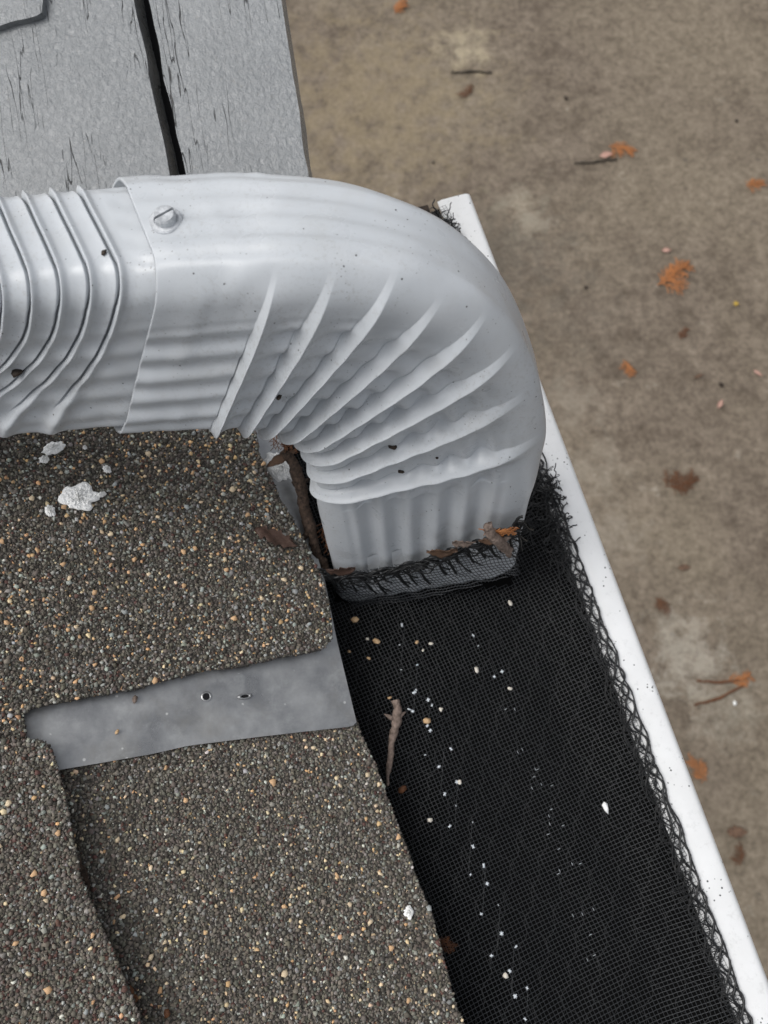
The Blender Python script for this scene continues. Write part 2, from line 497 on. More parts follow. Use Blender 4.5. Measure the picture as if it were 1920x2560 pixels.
def shingle(label, outline_px, h_top, thick, w, seed, density=1.05, big=60, lift=None):
    root = empty("roof_shingle", label, "shingle")
    P = np.array([roof(x, y, h_top) for x, y in outline_px])
    top = ragged(P, 0.0016, 0.0007, seed, rn)
    slab("felt_base", top, -rn * thick, M['asphalt'], root)
    # grains: jittered grid in (g, rup)
    A = np.stack([(top - RP0) @ g, (top - RP0) @ rup], -1)
    poly = resample(np.vstack([A, A[:1]]), 0.004)
    lo, hi = A.min(0), A.max(0)
    def scatter(step):
        xs = np.arange(lo[0], hi[0], step); ys = np.arange(lo[1], hi[1], step)
        X, Y = np.meshgrid(xs, ys); G2 = np.stack([X.ravel(), Y.ravel()], -1)
        G2 += rng.uniform(-0.55, 0.55, G2.shape) * step
        G2 = G2[inpoly(G2, poly)]
        W = RP0 + G2[:, :1] * g + G2[:, 1:] * rup + rn * h_top
        px = project(W)
        keep = (px[:, 0] > -260) & (px[:, 0] < 1500) & (px[:, 1] > 880) & (px[:, 1] < 2800)
        return W[keep]
    C1 = scatter(0.00090 / density); s1 = np.clip(rng.lognormal(math.log(0.00120), 0.25, len(C1)), 0.0008, 0.0022)
    C2 = scatter(0.0022 / density); s2 = np.clip(rng.lognormal(math.log(0.0017), 0.2, len(C2)), 0.0013, 0.0028)
    C2 = C2 + rn * 0.00022
    C = np.vstack([C1, C2]); s = np.r_[s1, s2]
    # grains stuck to the cut edge too
    k = rng.integers(0, len(top), int(len(top) * 2.2))
    E = top[k] - rn * rng.uniform(0, thick * 0.75, len(k))[:, None]
    pe = project(E); ok = (pe[:, 1] > 900) & (pe[:, 1] < 2700)
    E = E[ok]
    C = np.vstack([C, E]); s = np.r_[s, np.full(len(E), 0.0012)]
    cols, idx = pick_cols(len(C), w)
    cols[-len(E):] *= 0.6
    C = C + rn * (s * rng.uniform(-0.05, 0.15, len(s)))[:, None]
    gr = link("granules", granule_mesh("granules", C, s, cols), M['gran'], root, kind='stuff')
    # the largest pale grains, one by one
    B = scatter(0.011)
    rng.shuffle(B)
    B = B[:big]
    for j, c in enumerate(B):
        col = PAL[rng.choice([5, 5, 6, 6, 5, 4])][None] * rng.uniform(0.9, 1.15)
        me = granule_mesh("granule", np.zeros((1, 3)), np.array([rng.uniform(0.0023, 0.0032)]), col)
        o = link("granule", me, M['gran'], root)
        o.location = c + rn * 0.0005
    return root, top

W_UP = [2.6, 3.9, 3.0, 1.4, 0.80, 0.50, 0.26, 0.45, 0.06]
W_LOW = [0.8, 3.6, 5.0, 1.3, 0.36, 0.14, 0.40, 0.4, 0.16]
W_RED = [0.7, 3.6, 5.0, 1.1, 0.24, 0.03, 0.08, 1.2, 0.10]

low_px = [(-420, 1740), (860, 1690), (898, 1824), (940, 1915), (1000, 2071), (1033, 2171), (1083, 2299), (1111, 2393), (1144, 2510),
          (1180, 2620), (1230, 2790), (-420, 2790)]
shingle("dark grey granule shingle along the gutter below the metal strip", low_px, 0.0035, 0.0045, W_LOW, 3)

# ------------------------------------------------------------------ metal flashing strip
fl = empty("metal_flashing", "grey galvanised metal strip lying between the two shingles", "flashing")
fl_px = [(560, 1010), (640, 985), (690, 1060), (745, 1235), (812, 1450), (842, 1600), (893, 1812), (872, 1817), (760, 1829), (640, 1843), (560, 1853), (472, 1864),
         (380, 1885), (260, 1906), (146, 1925), (40, 1945), (-60, 1960), (-60, 1700), (300, 1600), (560, 1500)]
ftop = resample(np.array([roof(x, y, 0.0056) for x, y in fl_px]), 0.003, closed=True)
lift = 0.0 * vnoise(np.arange(len(ftop)) * 0.10, 5)
ftop = ftop + rn * lift[:, None]
slab("sheet", ftop, -rn * 0.0007, M['metal'], fl)
fe = np.array([roof(x, y, 0.0055) for x, y in [(690, 1060), (745, 1235), (812, 1450), (842, 1600), (893, 1812)]])
fe = resample(fe, 0.004)
dn = unit(-Z3 * 0.85 + q * 0.5)
FV = np.vstack([fe - rn * 0.0002, fe + dn * 0.012]); nF = len(fe)
me = mesh_np("drip_lip", FV, [(i, i + 1, nF + i + 1, nF + i) for i in range(nF - 1)]); link("drip_lip", me, M['metal'], fl)

def disc(c, n, r, h, mat, name, parent, seg=20, elong=1.0, ang=0.0, inner=0.55):
    """raised rim with a dark sunken middle"""
    a = unit(np.cross(n, [0.3, 0.9, 0.1])); b = np.cross(n, a)
    a, b = a * math.cos(ang) + b * math.sin(ang), -a * math.sin(ang) + b * math.cos(ang)
    th = np.linspace(0, 2 * math.pi, seg, endpoint=False)
    prof = [(1.25, 0.0), (1.0, h), (inner * 1.25, h * 0.8), (inner, -0.0002)]
    V = []; F = []
    for k, (rr, z) in enumerate(prof):
        V += [c + r * rr * (math.cos(t) * a * elong + math.sin(t) * b) + n * z for t in th]
    for k in range(3):
        F += [(k * seg + i, k * seg + (i + 1) % seg, (k + 1) * seg + (i + 1) % seg, (k + 1) * seg + i) for i in range(seg)]
    me = mesh_np(name, V, F); smooth(me); o = link(name, me, mat, parent)
    bm = bmesh.new()
    bm.faces.new([bm.verts.new(c + r * inner * 1.05 * (math.cos(t) * a * elong + math.sin(t) * b) + n * 0.0001) for t in th])
    link("hole", bm_mesh("hole", bm), M['dark'], o)  # flat near-black disc painted as the shade inside the hole
    return o

disc(roof(516, 1741, 0.0060), rn, 0.0016, 0.0003, M['metal'], "nail_hole", fl, inner=0.72)
disc(roof(612, 1741, 0.0060), rn, 0.0024, 0.0010, M['metal'], "nail_hole", fl, elong=0.38, ang=2.0, inner=0.55, seg=22)

# ------------------------------------------------------------------ upper shingles
up_px = [(-420, 820), (520, 800), (560, 900), (600, 1000), (635, 1082), (656, 1148), (705, 1251), (742, 1322), (776, 1386), (800, 1440), (814, 1484), (826, 1530), (831, 1571),
         (828, 1598), (814, 1619), (760, 1630), (705, 1641), (629, 1658), (488, 1682), (420, 1697), (353, 1715), (244, 1736), (163, 1755), (85, 1769), (57, 1782), (58, 1815), (64, 1852), (40, 1880), (-420, 1900)]
shingle("upper dark shingle with tan flecks running beneath the downspout", up_px, 0.0122, 0.0040, W_UP, 11, big=70)
left_px = [(-420, 1856), (20, 1850), (100, 1848), (122, 1858), (136, 1885), (147, 1920), (157, 1963), (170, 2015), (181, 2071), (190, 2120), (199, 2174), (220, 2235), (241, 2282), (283, 2373), (313, 2457), (356, 2560), (400, 2660), (450, 2790), (-420, 2790)]
shingle("reddish brown shingle at lower left overlapping the others", left_px, 0.0142, 0.0070, W_RED, 23, density=1.2, big=30)

# ------------------------------------------------------------------ timber beam
bm_pt = CAM + ray(600, 430) * 0.335
bdir = unit(RM @ np.array([-0.16, 1.0, -0.06]))
bside = unit(RM @ np.array([1.0, 0.16, 0.10]))
bn = unit(np.cross(bside, bdir))
def beam_at(px, py, h=0.0): return on_plane(px, py, bm_pt + bn * h, bn)
tb = empty("timber_beam", "grey painted cracked timber beam behind the downspout", "beam")

def board(name, px, h, thick, seed, parent, bev=0.0016):
    P = np.array([beam_at(x, y, h) for x, y in px])
    top = ragged(P, 0.003, 0.0005, seed, bn)
    bm = bmesh.new()
    tv = [bm.verts.new(p) for p in top]
    f = bm.faces.new(tv)
    if f.normal @ Vector(bn) < 0: f.normal_flip()
    bmesh.ops.inset_region(bm, faces=[f], thickness=bev)
    for v in f.verts: v.co += Vector(bn) * bev * 0.7
    r = bmesh.ops.extrude_edge_only(bm, edges=[e for e in bm.edges if e.is_boundary])
    for v in [x for x in r['geom'] if isinstance(x, bmesh.types.BMVert)]: v.co -= Vector(bn) * thick
    bmesh.ops.recalc_face_normals(bm, faces=bm.faces)
    bmesh.ops.triangulate(bm, faces=[f])
    return link(name, bm_mesh(name, bm), M['beam'], parent)

board("board", [(-700, -300), (286, -300), (338, 0), (352, 70), (366, 139), (372, 190), (393, 278), (410, 350), (425, 428), (450, 560), (-700, 700)], 0.0, 0.014, 31, tb)
b2 = board("board", [(322, -300), (372, 0), (387, 70), (406, 145), (412, 200), (431, 270), (446, 340), (464, 431), (487, 560), (796, 575), (772, 443), (758, 359), (741, 231), (718, 90), (703, 0), (662, -300)], 0.001, 0.014, 37, tb)
slab("gap_shade_strip", [beam_at(x, y, -0.0135) for x, y in [(280, -300), (330, -300), (490, 560), (420, 560)]], -bn * 0.01, M['dark'], tb)  # near-black strip at the bottom of the gap, painting its shade
board("cover_block", [(-300, -300), (96, -300), (112, 0), (107, 38), (0, 66), (-300, 150)], 0.0035, 0.0034, 41, tb, 0.001)

# ------------------------------------------------------------------ gutter
gu = empty("gutter", "white metal rain gutter with speckled outer lip", "gutter")
L0, L1 = -0.028, 0.52
def extrude_profile(name, prof, mat, parent, l0=L0, l1=L1, n=40, skew=0.0):
    ls = np.linspace(l0, l1, n); V = []; k = len(prof)
    for l in ls:
        for p, z in prof: V.append(gp(p, l + skew * p, z))
    F = [(i * k + j, i * k + j + 1, (i + 1) * k + j + 1, (i + 1) * k + j) for i in range(n - 1) for j in range(k - 1)]
    me = mesh_np(name, V, F); smooth(me); o = link(name, me, mat, parent)
    return o
def arc(cx, cz, r, a0, a1, n):
    return [(cx + r * math.cos(math.radians(a)), cz + r * math.sin(math.radians(a))) for a in np.linspace(a0, a1, n)]
# outer wall with ogee, bottom, back
trough = arc(0.0035, -0.004, 0.0035, 180, 200, 3) + [(0.0005, -0.022)] + arc(0.016, -0.03, 0.016, 170, 245, 8) + [(0.018, -0.058), (0.026, -0.07), (0.040, -0.086), (0.148, -0.086), (0.152, -0.082), (0.152, 0.004)]
extrude_profile("trough", trough, M['lip'], gu)
lip = arc(0.0035, 0.0015, 0.0035, 200, 90, 8) + [(0.008, 0.0050), (0.0155, 0.0046), (0.0165, 0.0042), (0.0176, 0.0036)]
extrude_profile("lip", lip, M['lip'], gu, skew=-0.02)
V = [gp(p, L0 - 0.0008, z) for p, z in [(0.021, -0.003), (0.15, -0.003), (0.15, -0.086), (0.04, -0.086), (0.021, -0.06)]]
bmx = bmesh.new(); bmx.faces.new([bmx.verts.new(v) for v in V]); r_ = bmesh.ops.extrude_face_region(bmx, geom=list(bmx.faces))
for v in [x for x in r_['geom'] if isinstance(x, bmesh.types.BMVert)]: v.co -= Vector(g) * 0.004
bmesh.ops.recalc_face_normals(bmx, faces=bmx.faces)
link("end_cap", bm_mesh("end_cap", bmx), M['debris'], gu)

# ------------------------------------------------------------------ downspout
ds = empty("downspout", "light grey ribbed metal downspout elbow emptying into the gutter", "downspout")
DD = 0.052
def section_pts(keys):
    """keys: (s, inner corner, outer front corner, outer back corner) measured on the photograph"""
    s = np.array([k[0] for k in keys], float)
    I = np.array([face(*k[1]) for k in keys]); O = np.array([face(*k[2]) for k in keys])
    D = []
    for k, o in zip(keys, O):          # back corner: on the vertical plane through the pipe's depth
        nrm = unit(np.cross(en, np.array([1.0, 0, 0])))
        D.append(on_plane(*k[3], o, nrm) - o)
    return s, I, O, np.array(D)

def interp_keys(s, K, sv):
    """smooth (monotone-ish Catmull) interpolation with non-uniform keys"""
    m = np.gradient(K, s, axis=0)
    i = np.clip(np.searchsorted(s, sv, 'right') - 1, 0, len(s) - 2)
    h = (s[i + 1] - s[i])[:, None]; t = ((sv - s[i]) / h[:, 0])[:, None]
    return ((2 * t ** 3 - 3 * t ** 2 + 1) * K[i] + (t ** 3 - 2 * t ** 2 + t) * h * m[i] + (-2 * t ** 3 + 3 * t ** 2) * K[i + 1] + (t ** 3 - t ** 2) * h * m[i + 1])

def perimeter(rc=0.0125, L=0.075, D=DD, nf=170, no=110, nb=30, ni=60, nc=34):
    ra, rb = rc / L, rc / D
    P = []
    def seg(a, b, n): P.extend([(a[0] + (b[0] - a[0]) * t, a[1] + (b[1] - a[1]) * t) for t in np.linspace(0, 1, n, endpoint=False)])
    def cor(cx, cy, a0, a1, n): P.extend([(cx + ra * math.cos(t), cy + rb * math.sin(t)) for t in np.linspace(a0, a1, n, endpoint=False)])
    pi = math.pi
    seg((0.5, 1), (ra, 1), nb); cor(ra, 1 - rb, pi / 2, pi, nc); seg((0, 1 - rb), (0, rb), ni); cor(ra, rb, pi, 1.5 * pi, nc)
    seg((ra, 0), (1 - ra, 0), nf); cor(1 - ra, rb, 1.5 * pi, 2 * pi, nc); seg((1, rb), (1, 1 - rb), no); cor(1 - ra, 1 - rb, 0, pi / 2, nc)
    seg((1 - ra, 1), (0.5, 1), nb)
    return np.array(P)

def loft(keys, sv, per, dfn, inset=0.0):
    s, I, O, D = section_pts(keys)
    Ii, Oi, Di = interp_keys(s, I, sv), interp_keys(s, O, sv), interp_keys(s, D, sv)
    fa, fb = per[:, 0][None, :, None], per[:, 1][None, :, None]
    P = Ii[:, None] + fa * (Oi - Ii)[:, None] + fb * Di[:, None]
    def normals(P):
        du = np.gradient(P, axis=0)
        dv = (np.roll(P, -1, 1) - np.roll(P, 1, 1)) * 0.5
        N = np.cross(dv, du); N /= np.linalg.norm(N, axis=2)[..., None] + 1e-15
        c = P.mean(1, keepdims=True)
        if ((P - c) * N).sum() < 0: N = -N
        return N
    N = normals(P)
    d = dfn(sv[:, None], per[:, 0][None], per[:, 1][None]) - inset
    P = P + N * d[..., None]
    return P

def grid_mesh(name, P, flip=False):
    n, k, _ = P.shape
    idx = np.arange(n * k).reshape(n, k); nx = np.roll(idx, -1, 1)
    F = np.stack([idx[:-1], nx[:-1], nx[1:], idx[1:]], -1).reshape(-1, 4)
    if flip: F = F[:, ::-1]
    me = mesh_np(name, P.reshape(-1, 3), F); smooth(me)
    return me

# lower elbow: sections run from the sleeve end (s=-3) over eight crimps (s=1..8) to the open outlet (s=12)
KE = [(-3, (300, 1119), (408, 690), (290, 398)), (-1.5, (392, 1114), (520, 683), (430, 392)), (0, (470, 1111), (625, 676), (575, 388)),
      (1, (532, 1108), (728, 672), (700, 392)), (2, (602, 1106), (884, 680), (852, 412)), (3, (652, 1110), (1034, 702), (990, 455)),
      (4, (705, 1122), (1158, 746), (1102, 508)), (5, (750, 1141), (1256, 812), (1200, 594)), (6, (774, 1172), (1324, 896), (1276, 706)),
      (7, (786, 1213), (1360, 1004), (1325, 845)), (8, (789, 1256), (1366, 1128), (1352, 975)), (8.6, (790, 1286), (1354, 1180), (1345, 1035)),
      (10, (812, 1374), (1322, 1290), (1318, 1160)), (12, (846, 1512), (1290, 1434), (1284, 1320))]
NCR = 8
def d_elbow(s, fa, fb):
    out = np.zeros(np.broadcast_shapes(s.shape, fa.shape))
    # crimps
    x = s - 0.72
    k = np.floor(x); ph = x - k
    inside = (x > 0) & (x < NCR)
    rise = 0.13 + 0.11 * smstep(1.0, 0.6, fa)
    up = np.clip(ph / rise, 0, 1) ** 0.8; fallv = (1 - np.clip((ph - rise) / (1 - rise), 0, 1)) ** 2.4
    gsaw = np.where(ph < rise, up, fallv)
    last = (k == NCR - 1)
    gsaw = np.where(last & (ph >= rise), 1 - smstep(0, 0.32, ph - rise), gsaw)
    gsaw = np.where(inside, gsaw, 0)
    fa_w = fa + 0.022 * np.sin(k * 2.3 + 0.7)
    A = smstep(0.98, 0.76, fa_w) * (0.0024 + 0.0012 * (1 - fa)) * (0.5 + 0.5 * smstep(0.0, 0.2, fa))
    bead = np.where(inside, np.exp(-((ph - rise) / 0.055) ** 2), 0)
    out = out + A * gsaw + 0.0009 * bead * smstep(0.90, 0.5, fa_w)
    crease = np.where(inside, np.exp(-(ph / 0.05) ** 2) + np.exp(-((ph - 1) / 0.035) ** 2) * (1 - last), 0)
    out = out - crease * 0.0011 * smstep(0.9, 0.4, fa)
    # flutes on the front face
    cen = np.interp(s[:, 0], [-3, 0, 9, 12], [0.38, 0.39, 0.50, 0.50])[:, None]
    xx = (fa - cen) / 0.128
    env = smstep(2.95, 2.3, np.abs(xx)) * smstep(0.12, 0.03, fb)
    fl_amp = np.interp(s[:, 0], [-3, 0.3, 1.5, 7, 9, 9.8, 12], [0.0010, 0.0010, 0.0012, 0.0015, 0.0020, 0.0019, 0.0005])[:, None]
    wob = 1 + 0.5 * np.where(inside, np.sin(5.1 * s + 9 * fa), 0)
    calm = 1 - 0.85 * smstep(0.25, 0.8, gsaw)
    out = out - env * fl_amp * (0.5 + 0.5 * np.cos(2 * math.pi * xx)) * wob * 1.3 * calm
    # flutes on the outer face, dying out in the bend
    yy = (fb - 0.50) / 0.165
    env2 = smstep(2.6, 2.0, np.abs(yy)) * smstep(0.85, 0.97, fa)
    am2 = np.interp(s[:, 0], [-3, -1, 1, 2.2, 3.4, 4.0], [0.0004, 0.0005, 0.0006, 0.0004, 0.0001, 0])[:, None]
    out = out - env2 * am2 * (0.5 + 0.5 * np.cos(2 * math.pi * yy))
    # small dents in the hand-formed metal
    out = out + 0.00028 * vnoise2(s * 1.3 + 3 + 0 * fa, fa * 5 + fb * 6 + 0 * s, 4) + 0.0006 * smstep(0.9, 1, fa) * smstep(0.75, 0.95, fb) * np.exp(-((s - 0.6) / 0.2) ** 2)
    return out
sv = np.concatenate([np.linspace(-3, 0.6, 90, endpoint=False), np.linspace(0.6, 8.75, 560, endpoint=False), np.linspace(8.75, 12, 60)])
PER = perimeter()
PE = loft(KE, sv, PER, d_elbow)
# rolled thickness at both open ends: add an inward ring
c0, c1 = PE[0].mean(0), PE[-1].mean(0)
def inring(R, t, along): 
    c = R.mean(0); v = R - c
    return R - v / np.linalg.norm(v, axis=1)[:, None] * t + along
ax0 = unit(PE[1].mean(0) - PE[0].mean(0)); ax1 = unit(PE[-1].mean(0) - PE[-2].mean(0))
PE_full = np.concatenate([[inring(PE[0], 0.0012, ax0 * 0.02)], [inring(PE[0], 0.0010, 0)], PE, [inring(PE[-1], 0.0008, 0)], [inring(PE[-1], 0.0009, -ax1 * 0.04)]])
elbow_me = grid_mesh("elbow", PE_full)
link("elbow", elbow_me, M['pipe'], ds)

# upper elbow: slides into the sleeve, ribs run round it
d3 = face(300, 1119) - face(0, 1140)
stepv = d3 / np.linalg.norm(d3) * 0.0080
i0, o0 = face(300, 1119), face(408, 690)
S_LEFT = -30.0
def d_sleeve(s, fa, fb):
    front_low = smstep(0.42, 0.24, fa) * smstep(0.2, 0.05, fb)
    topness = 1 - smstep(0.42, 0.24, fa)
    ph0 = s + 0.74 + 0.80 * smstep(0.85, 0.15, fa) * smstep(0.3, 0.1, fb) + 0.35 * smstep(0.1, 0.95, fb) * smstep(0.9, 1, fa)
    ph0 = ph0 + 0.50 * np.clip(-s - 1.0, 0, 5) * smstep(0.80, 0.15, fa) * smstep(0.3, 0.1, fb)
    x = -ph0
    k = np.floor(x); ph = 1 - (x - k)              # 0..1 running left to right inside a pitch
    inside = (x > 0.0)
    # narrow ridge with an undercut on its left
    dd = ph - 0.5
    ridge = np.where(dd > 0, np.exp(-(dd / 0.13) ** 2), np.exp(-(dd / 0.07) ** 2))
    crease = np.exp(-((dd + 0.155) / 0.040) ** 2)
    valley = 0.5 - 0.5 * np.cos(2 * math.pi * (ph - 0.0))
    A = 0.0011 * (0.55 + 0.45 * smstep(0.2, 0.7, fa)) * topness
    out = np.where(inside, A * ridge - 0.0024 * crease * topness + 0.0004 * valley * topness, 0)
    # broad soft lumps low on the front
    lump = np.exp(-((ph - 0.55) / 0.20) ** 2)
    out = out + np.where(inside & (x < 3.2), 0.0026 * lump * front_low * smstep(0.02, 0.16, fa), 0)
    xx = (fa - 0.40) / 0.128
    out = out - smstep(2.95, 2.3, np.abs(xx)) * smstep(0.12, 0.03, fb) * 0.0007 * (0.5 + 0.5 * np.cos(2 * math.pi * xx))
    yy = (fb - 0.5) / 0.165
    out = out - smstep(2.6, 2.0, np.abs(yy)) * smstep(0.85, 0.97, fa) * 0.0004 * (0.5 + 0.5 * np.cos(2 * math.pi * yy)) * smstep(-1.0, -0.4, s)
    out = out + 0.0003 * vnoise2(s * 1.1 + 31 + 0 * fa, fa * 5 + fb * 6 + 0 * s, 14)
    return out
svl = np.concatenate([np.linspace(-26, -7, 200, endpoint=False), np.linspace(-7, 1.2, 480)])
fa, fb = PER[:, 0][None, :, None], PER[:, 1][None, :, None]
Ii = i0 + svl[:, None] * stepv; Oi = o0 + svl[:, None] * stepv
bendv = np.clip(-svl - 9, 0, None)[:, None] ** 2 * 0.00022      # beyond the frame it turns up towards the wall
Ii = Ii + bendv * np.array([0.25, 0.35, 0.9]); Oi = Oi + bendv * np.array([0.25, 0.35, 0.9])
Dv = section_pts(KE[:1])[3]
PL = Ii[:, None] + fa * (Oi - Ii)[:, None] + fb * np.broadcast_to(Dv, Ii.shape)[:, None]
du = np.gradient(PL, axis=0); dv = (np.roll(PL, -1, 1) - np.roll(PL, 1, 1)) * 0.5
NL = np.cross(dv, du); NL /= np.linalg.norm(NL, axis=2)[..., None]
if ((PL - PL.mean(1, keepdims=True)) * NL).sum() < 0: NL = -NL
PL = PL + NL * (d_sleeve(svl[:, None], PER[:, 0][None], PER[:, 1][None]) - 0.0024)[..., None]
link("upper_elbow", grid_mesh("upper_elbow", PL), M['pipe'], ds)

def bvh_of(me):
    return BVHTree.FromPolygons([v.co[:] for v in me.vertices], [p.vertices[:] for p in me.polygons])
def hit(bvh, px, py):
    loc, nor, i, d = bvh.ray_cast(Vector(CAM), Vector(unit(ray(px, py))))
    if loc is None: return None, None
    nor = Vector(nor)
    if nor.dot(Vector(ray(px, py))) > 0: nor = -nor
    return np.array(loc), np.array(nor)
BV_E = bvh_of(elbow_me)

def frame(n, hint):
    a = unit(hint - n * (hint @ n)); b = np.cross(n, a); return a, b

# screw: flanged hex head with a cut slot
sl, sn = hit(BV_E, 415, 552)
sn = unit(sn * 0.8 + unit(CAM - sl) * 0.3)
sa, sb = frame(sn, RM @ np.array([0.80, 0.60, 0.0]))
bms = bmesh.new()
def add_lathe(bm, c, n, a, b, prof, seg):
    rings = [[bm.verts.new(c + n * z + r * (math.cos(t) * a + math.sin(t) * b)) for t in np.arange(seg) * 2 * math.pi / seg] for r, z in prof]
    for r0, r1 in zip(rings[:-1], rings[1:]):
        for i in range(seg): bm.faces.new([r0[i], r0[(i + 1) % seg], r1[(i + 1) % seg], r1[i]])
    bm.faces.new(rings[-1])
add_lathe(bms, sl, sn, sa, sb, [(0.0041, -0.0008), (0.0042, 0.0004), (0.0038, 0.0008), (0.0032, 0.0009), (0.0030, 0.0009)], 28)
screw = link("screw", bm_mesh("screw", bms), M['steel'], ds)
for sgn in (1, -1):
    bms = bmesh.new()
    hexp = [np.array([0.0030 * math.cos(t), 0.0030 * math.sin(t)]) for t in np.arange(12) * math.pi / 6 + 0.2]
    gapw = 0.00035
    half = [p for p in hexp if sgn * p[1] > gapw]
    half = sorted(half, key=lambda p: sgn * p[0])
    xm = math.sqrt(0.0030 ** 2 - gapw ** 2)
    pts = [np.array([-sgn * xm, sgn * gapw])] + half + [np.array([sgn * xm, sgn * gapw])]
    lo_ = [bms.verts.new(sl + sa * p[0] + sb * p[1] + sn * 0.0008) for p in pts]
    md_ = [bms.verts.new(sl + sa * p[0] + sb * p[1] + sn * 0.0024) for p in pts]
    hi_ = [bms.verts.new(sl + sa * p[0] * 0.84 + sb * (p[1] * 0.84 + sgn * gapw * 0.16) + sn * 0.0029) for p in pts]
    for A_, B_ in ((lo_, md_), (md_, hi_)):
        for i in range(len(pts)): bms.faces.new([A_[i], A_[(i + 1) % len(pts)], B_[(i + 1) % len(pts)], B_[i]])
    bms.faces.new(hi_)
    bmesh.ops.recalc_face_normals(bms, faces=bms.faces)
    link("screw_head_half", bm_mesh("screw_head_half", bms), M['steel'], screw)

# ------------------------------------------------------------------ black mesh gutter guard
gg = empty("gutter_guard", "black woven mesh gutter guard covering the gutter", "gutter guard")
def guard_z(p, l):
    z = 0.0012 * vnoise2(p * 40 + 5, l * 25 + 7, 2) + 0.0005 * vnoise2(p * 110, l * 90, 3)
    z = z - 0.004 * np.sin(np.clip((p - 0.012) / 0.12, 0, 1) * math.pi)
    z = z + 0.0062 * smstep(0.046, 0.014, p)
    return z
# outline of the stub at mesh height, in (p,l)
ik = len(KE) - 1
sI, sO = face(*KE[-1][1]), face(*KE[-1][2]); sD = -en * DD
def pl_of(P): 
    o = np.array([LA[0], LA[1], GZ]); d = P - o
    return np.array([d @ q, d @ g])
stub_poly = np.array([pl_of(sI), pl_of(sO), pl_of(sO + sD), pl_of(sI + sD)])
sc_ = stub_poly.mean(0); stub_big = sc_ + (stub_poly - sc_) * 1.02

CELL = 0.00160
m_ang = math.radians(-7.5)
U1 = np.array([math.sin(m_ang), math.cos(m_ang)]); U2 = np.array([math.cos(m_ang), -math.sin(m_ang)])   # in (p,l)
rect = np.array([(0.0138, L0 + 0.004), (0.150, L0 + 0.004), (0.150, 0.46), (0.0138, 0.46)])
corn = np.array([[c @ U1, c @ U2] for c in rect])
(a0, b0), (a1, b1) = corn.min(0), corn.max(0)
tw = Tubes()
na, nb_ = int((a1 - a0) / CELL), int((b1 - b0) / CELL)
aa = a0 + np.arange(na) * CELL; bb = b0 + np.arange(nb_) * CELL
def warp(A, B):
    return A + 0.0010 * vnoise2(A * 22, B * 22, 21), B + 0.0010 * vnoise2(A * 22 + 9, B * 22 + 4, 22)
def emit(A, B, par, r):
    A2, B2 = warp(A, B)
    PLc = A2[:, None] * U1 + B2[:, None] * U2
    ok = inpoly(PLc, rect) & ~inpoly(PLc, stub_big)
    Zc = guard_z(PLc[:, 0], PLc[:, 1]) + 0.00012 * (1 - 2 * ((np.arange(len(A)) + par) % 2))
    W = np.array([LA[0], LA[1], GZ]) + PLc[:, :1] * q + PLc[:, 1:] * g + Zc[:, None] * Z3
    px = project(W); ok &= (px[:, 1] > 380) & (px[:, 1] < 2780) & (px[:, 0] < 2150)
    i = 0; n = len(ok)
    while i < n:
        if not ok[i]: i += 1; continue
        j = i
        while j + 1 < n and ok[j + 1]: j += 1
        if j - i >= 1: tw.add(W[i:j + 1], r, 4)
        i = j + 1
for k in range(nb_): emit(aa, np.full(na, bb[k]) + rng.normal(0, 0.00006), k, 0.000095)
for k in range(na): emit(np.full(nb_, aa[k]) + rng.normal(0, 0.00006), bb, k + 1, 0.000095)
link("woven_mesh", tw.mesh("woven_mesh"), M['wire'], gg, kind='stuff')

# black sheet under the mesh, standing in for the gutter's inner darkness
nl, npn = 60, 24
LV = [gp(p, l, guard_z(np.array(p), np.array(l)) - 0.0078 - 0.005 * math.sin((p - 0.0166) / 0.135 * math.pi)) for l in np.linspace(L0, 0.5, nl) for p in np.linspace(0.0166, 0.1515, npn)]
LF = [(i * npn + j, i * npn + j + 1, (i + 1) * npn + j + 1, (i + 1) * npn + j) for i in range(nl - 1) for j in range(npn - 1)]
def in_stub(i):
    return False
me = mesh_np("gutter_shade_sheet", LV, LF); smooth(me)
link("gutter_shade_sheet", me, M['gutter_shade'], gg)

# loose diamond netting just under the mesh
td = Tubes()
for fam, ang in ((0, math.radians(33)), (1, math.radians(-27))):
    dvec = np.array([math.sin(ang), math.cos(ang)]); nvec = np.array([dvec[1], -dvec[0]])
    for k in range(-30, 45):
        t = np.arange(-0.12, 0.62, 0.002)
        off = k * 0.0105
        Pp = t[:, None] * dvec + (off + 0.0011 * np.sin(t * 2 * math.pi / 0.0115 + k * math.pi))[:, None] * nvec
        ok = inpoly(Pp, rect) & ~inpoly(Pp, stub_big) & (Pp[:, 0] > 0.022)
        Z_ = guard_z(Pp[:, 0], Pp[:, 1]) - 0.0013 + 0.0005 * np.sin(t * 700 + k)
        W = np.array([LA[0], LA[1], GZ]) + Pp[:, :1] * q + Pp[:, 1:] * g + Z_[:, None] * Z3
        i = 0
        while i < len(ok):
            if not ok[i]: i += 1; continue
            j = i
            while j + 1 < len(ok) and ok[j + 1]: j += 1
            if j > i + 1: td.add(W[i:j + 1], 0.00011, 4)
            i = j + 1
link("diamond_netting", td.mesh("diamond_netting"), M['cord'], gg, kind='stuff')

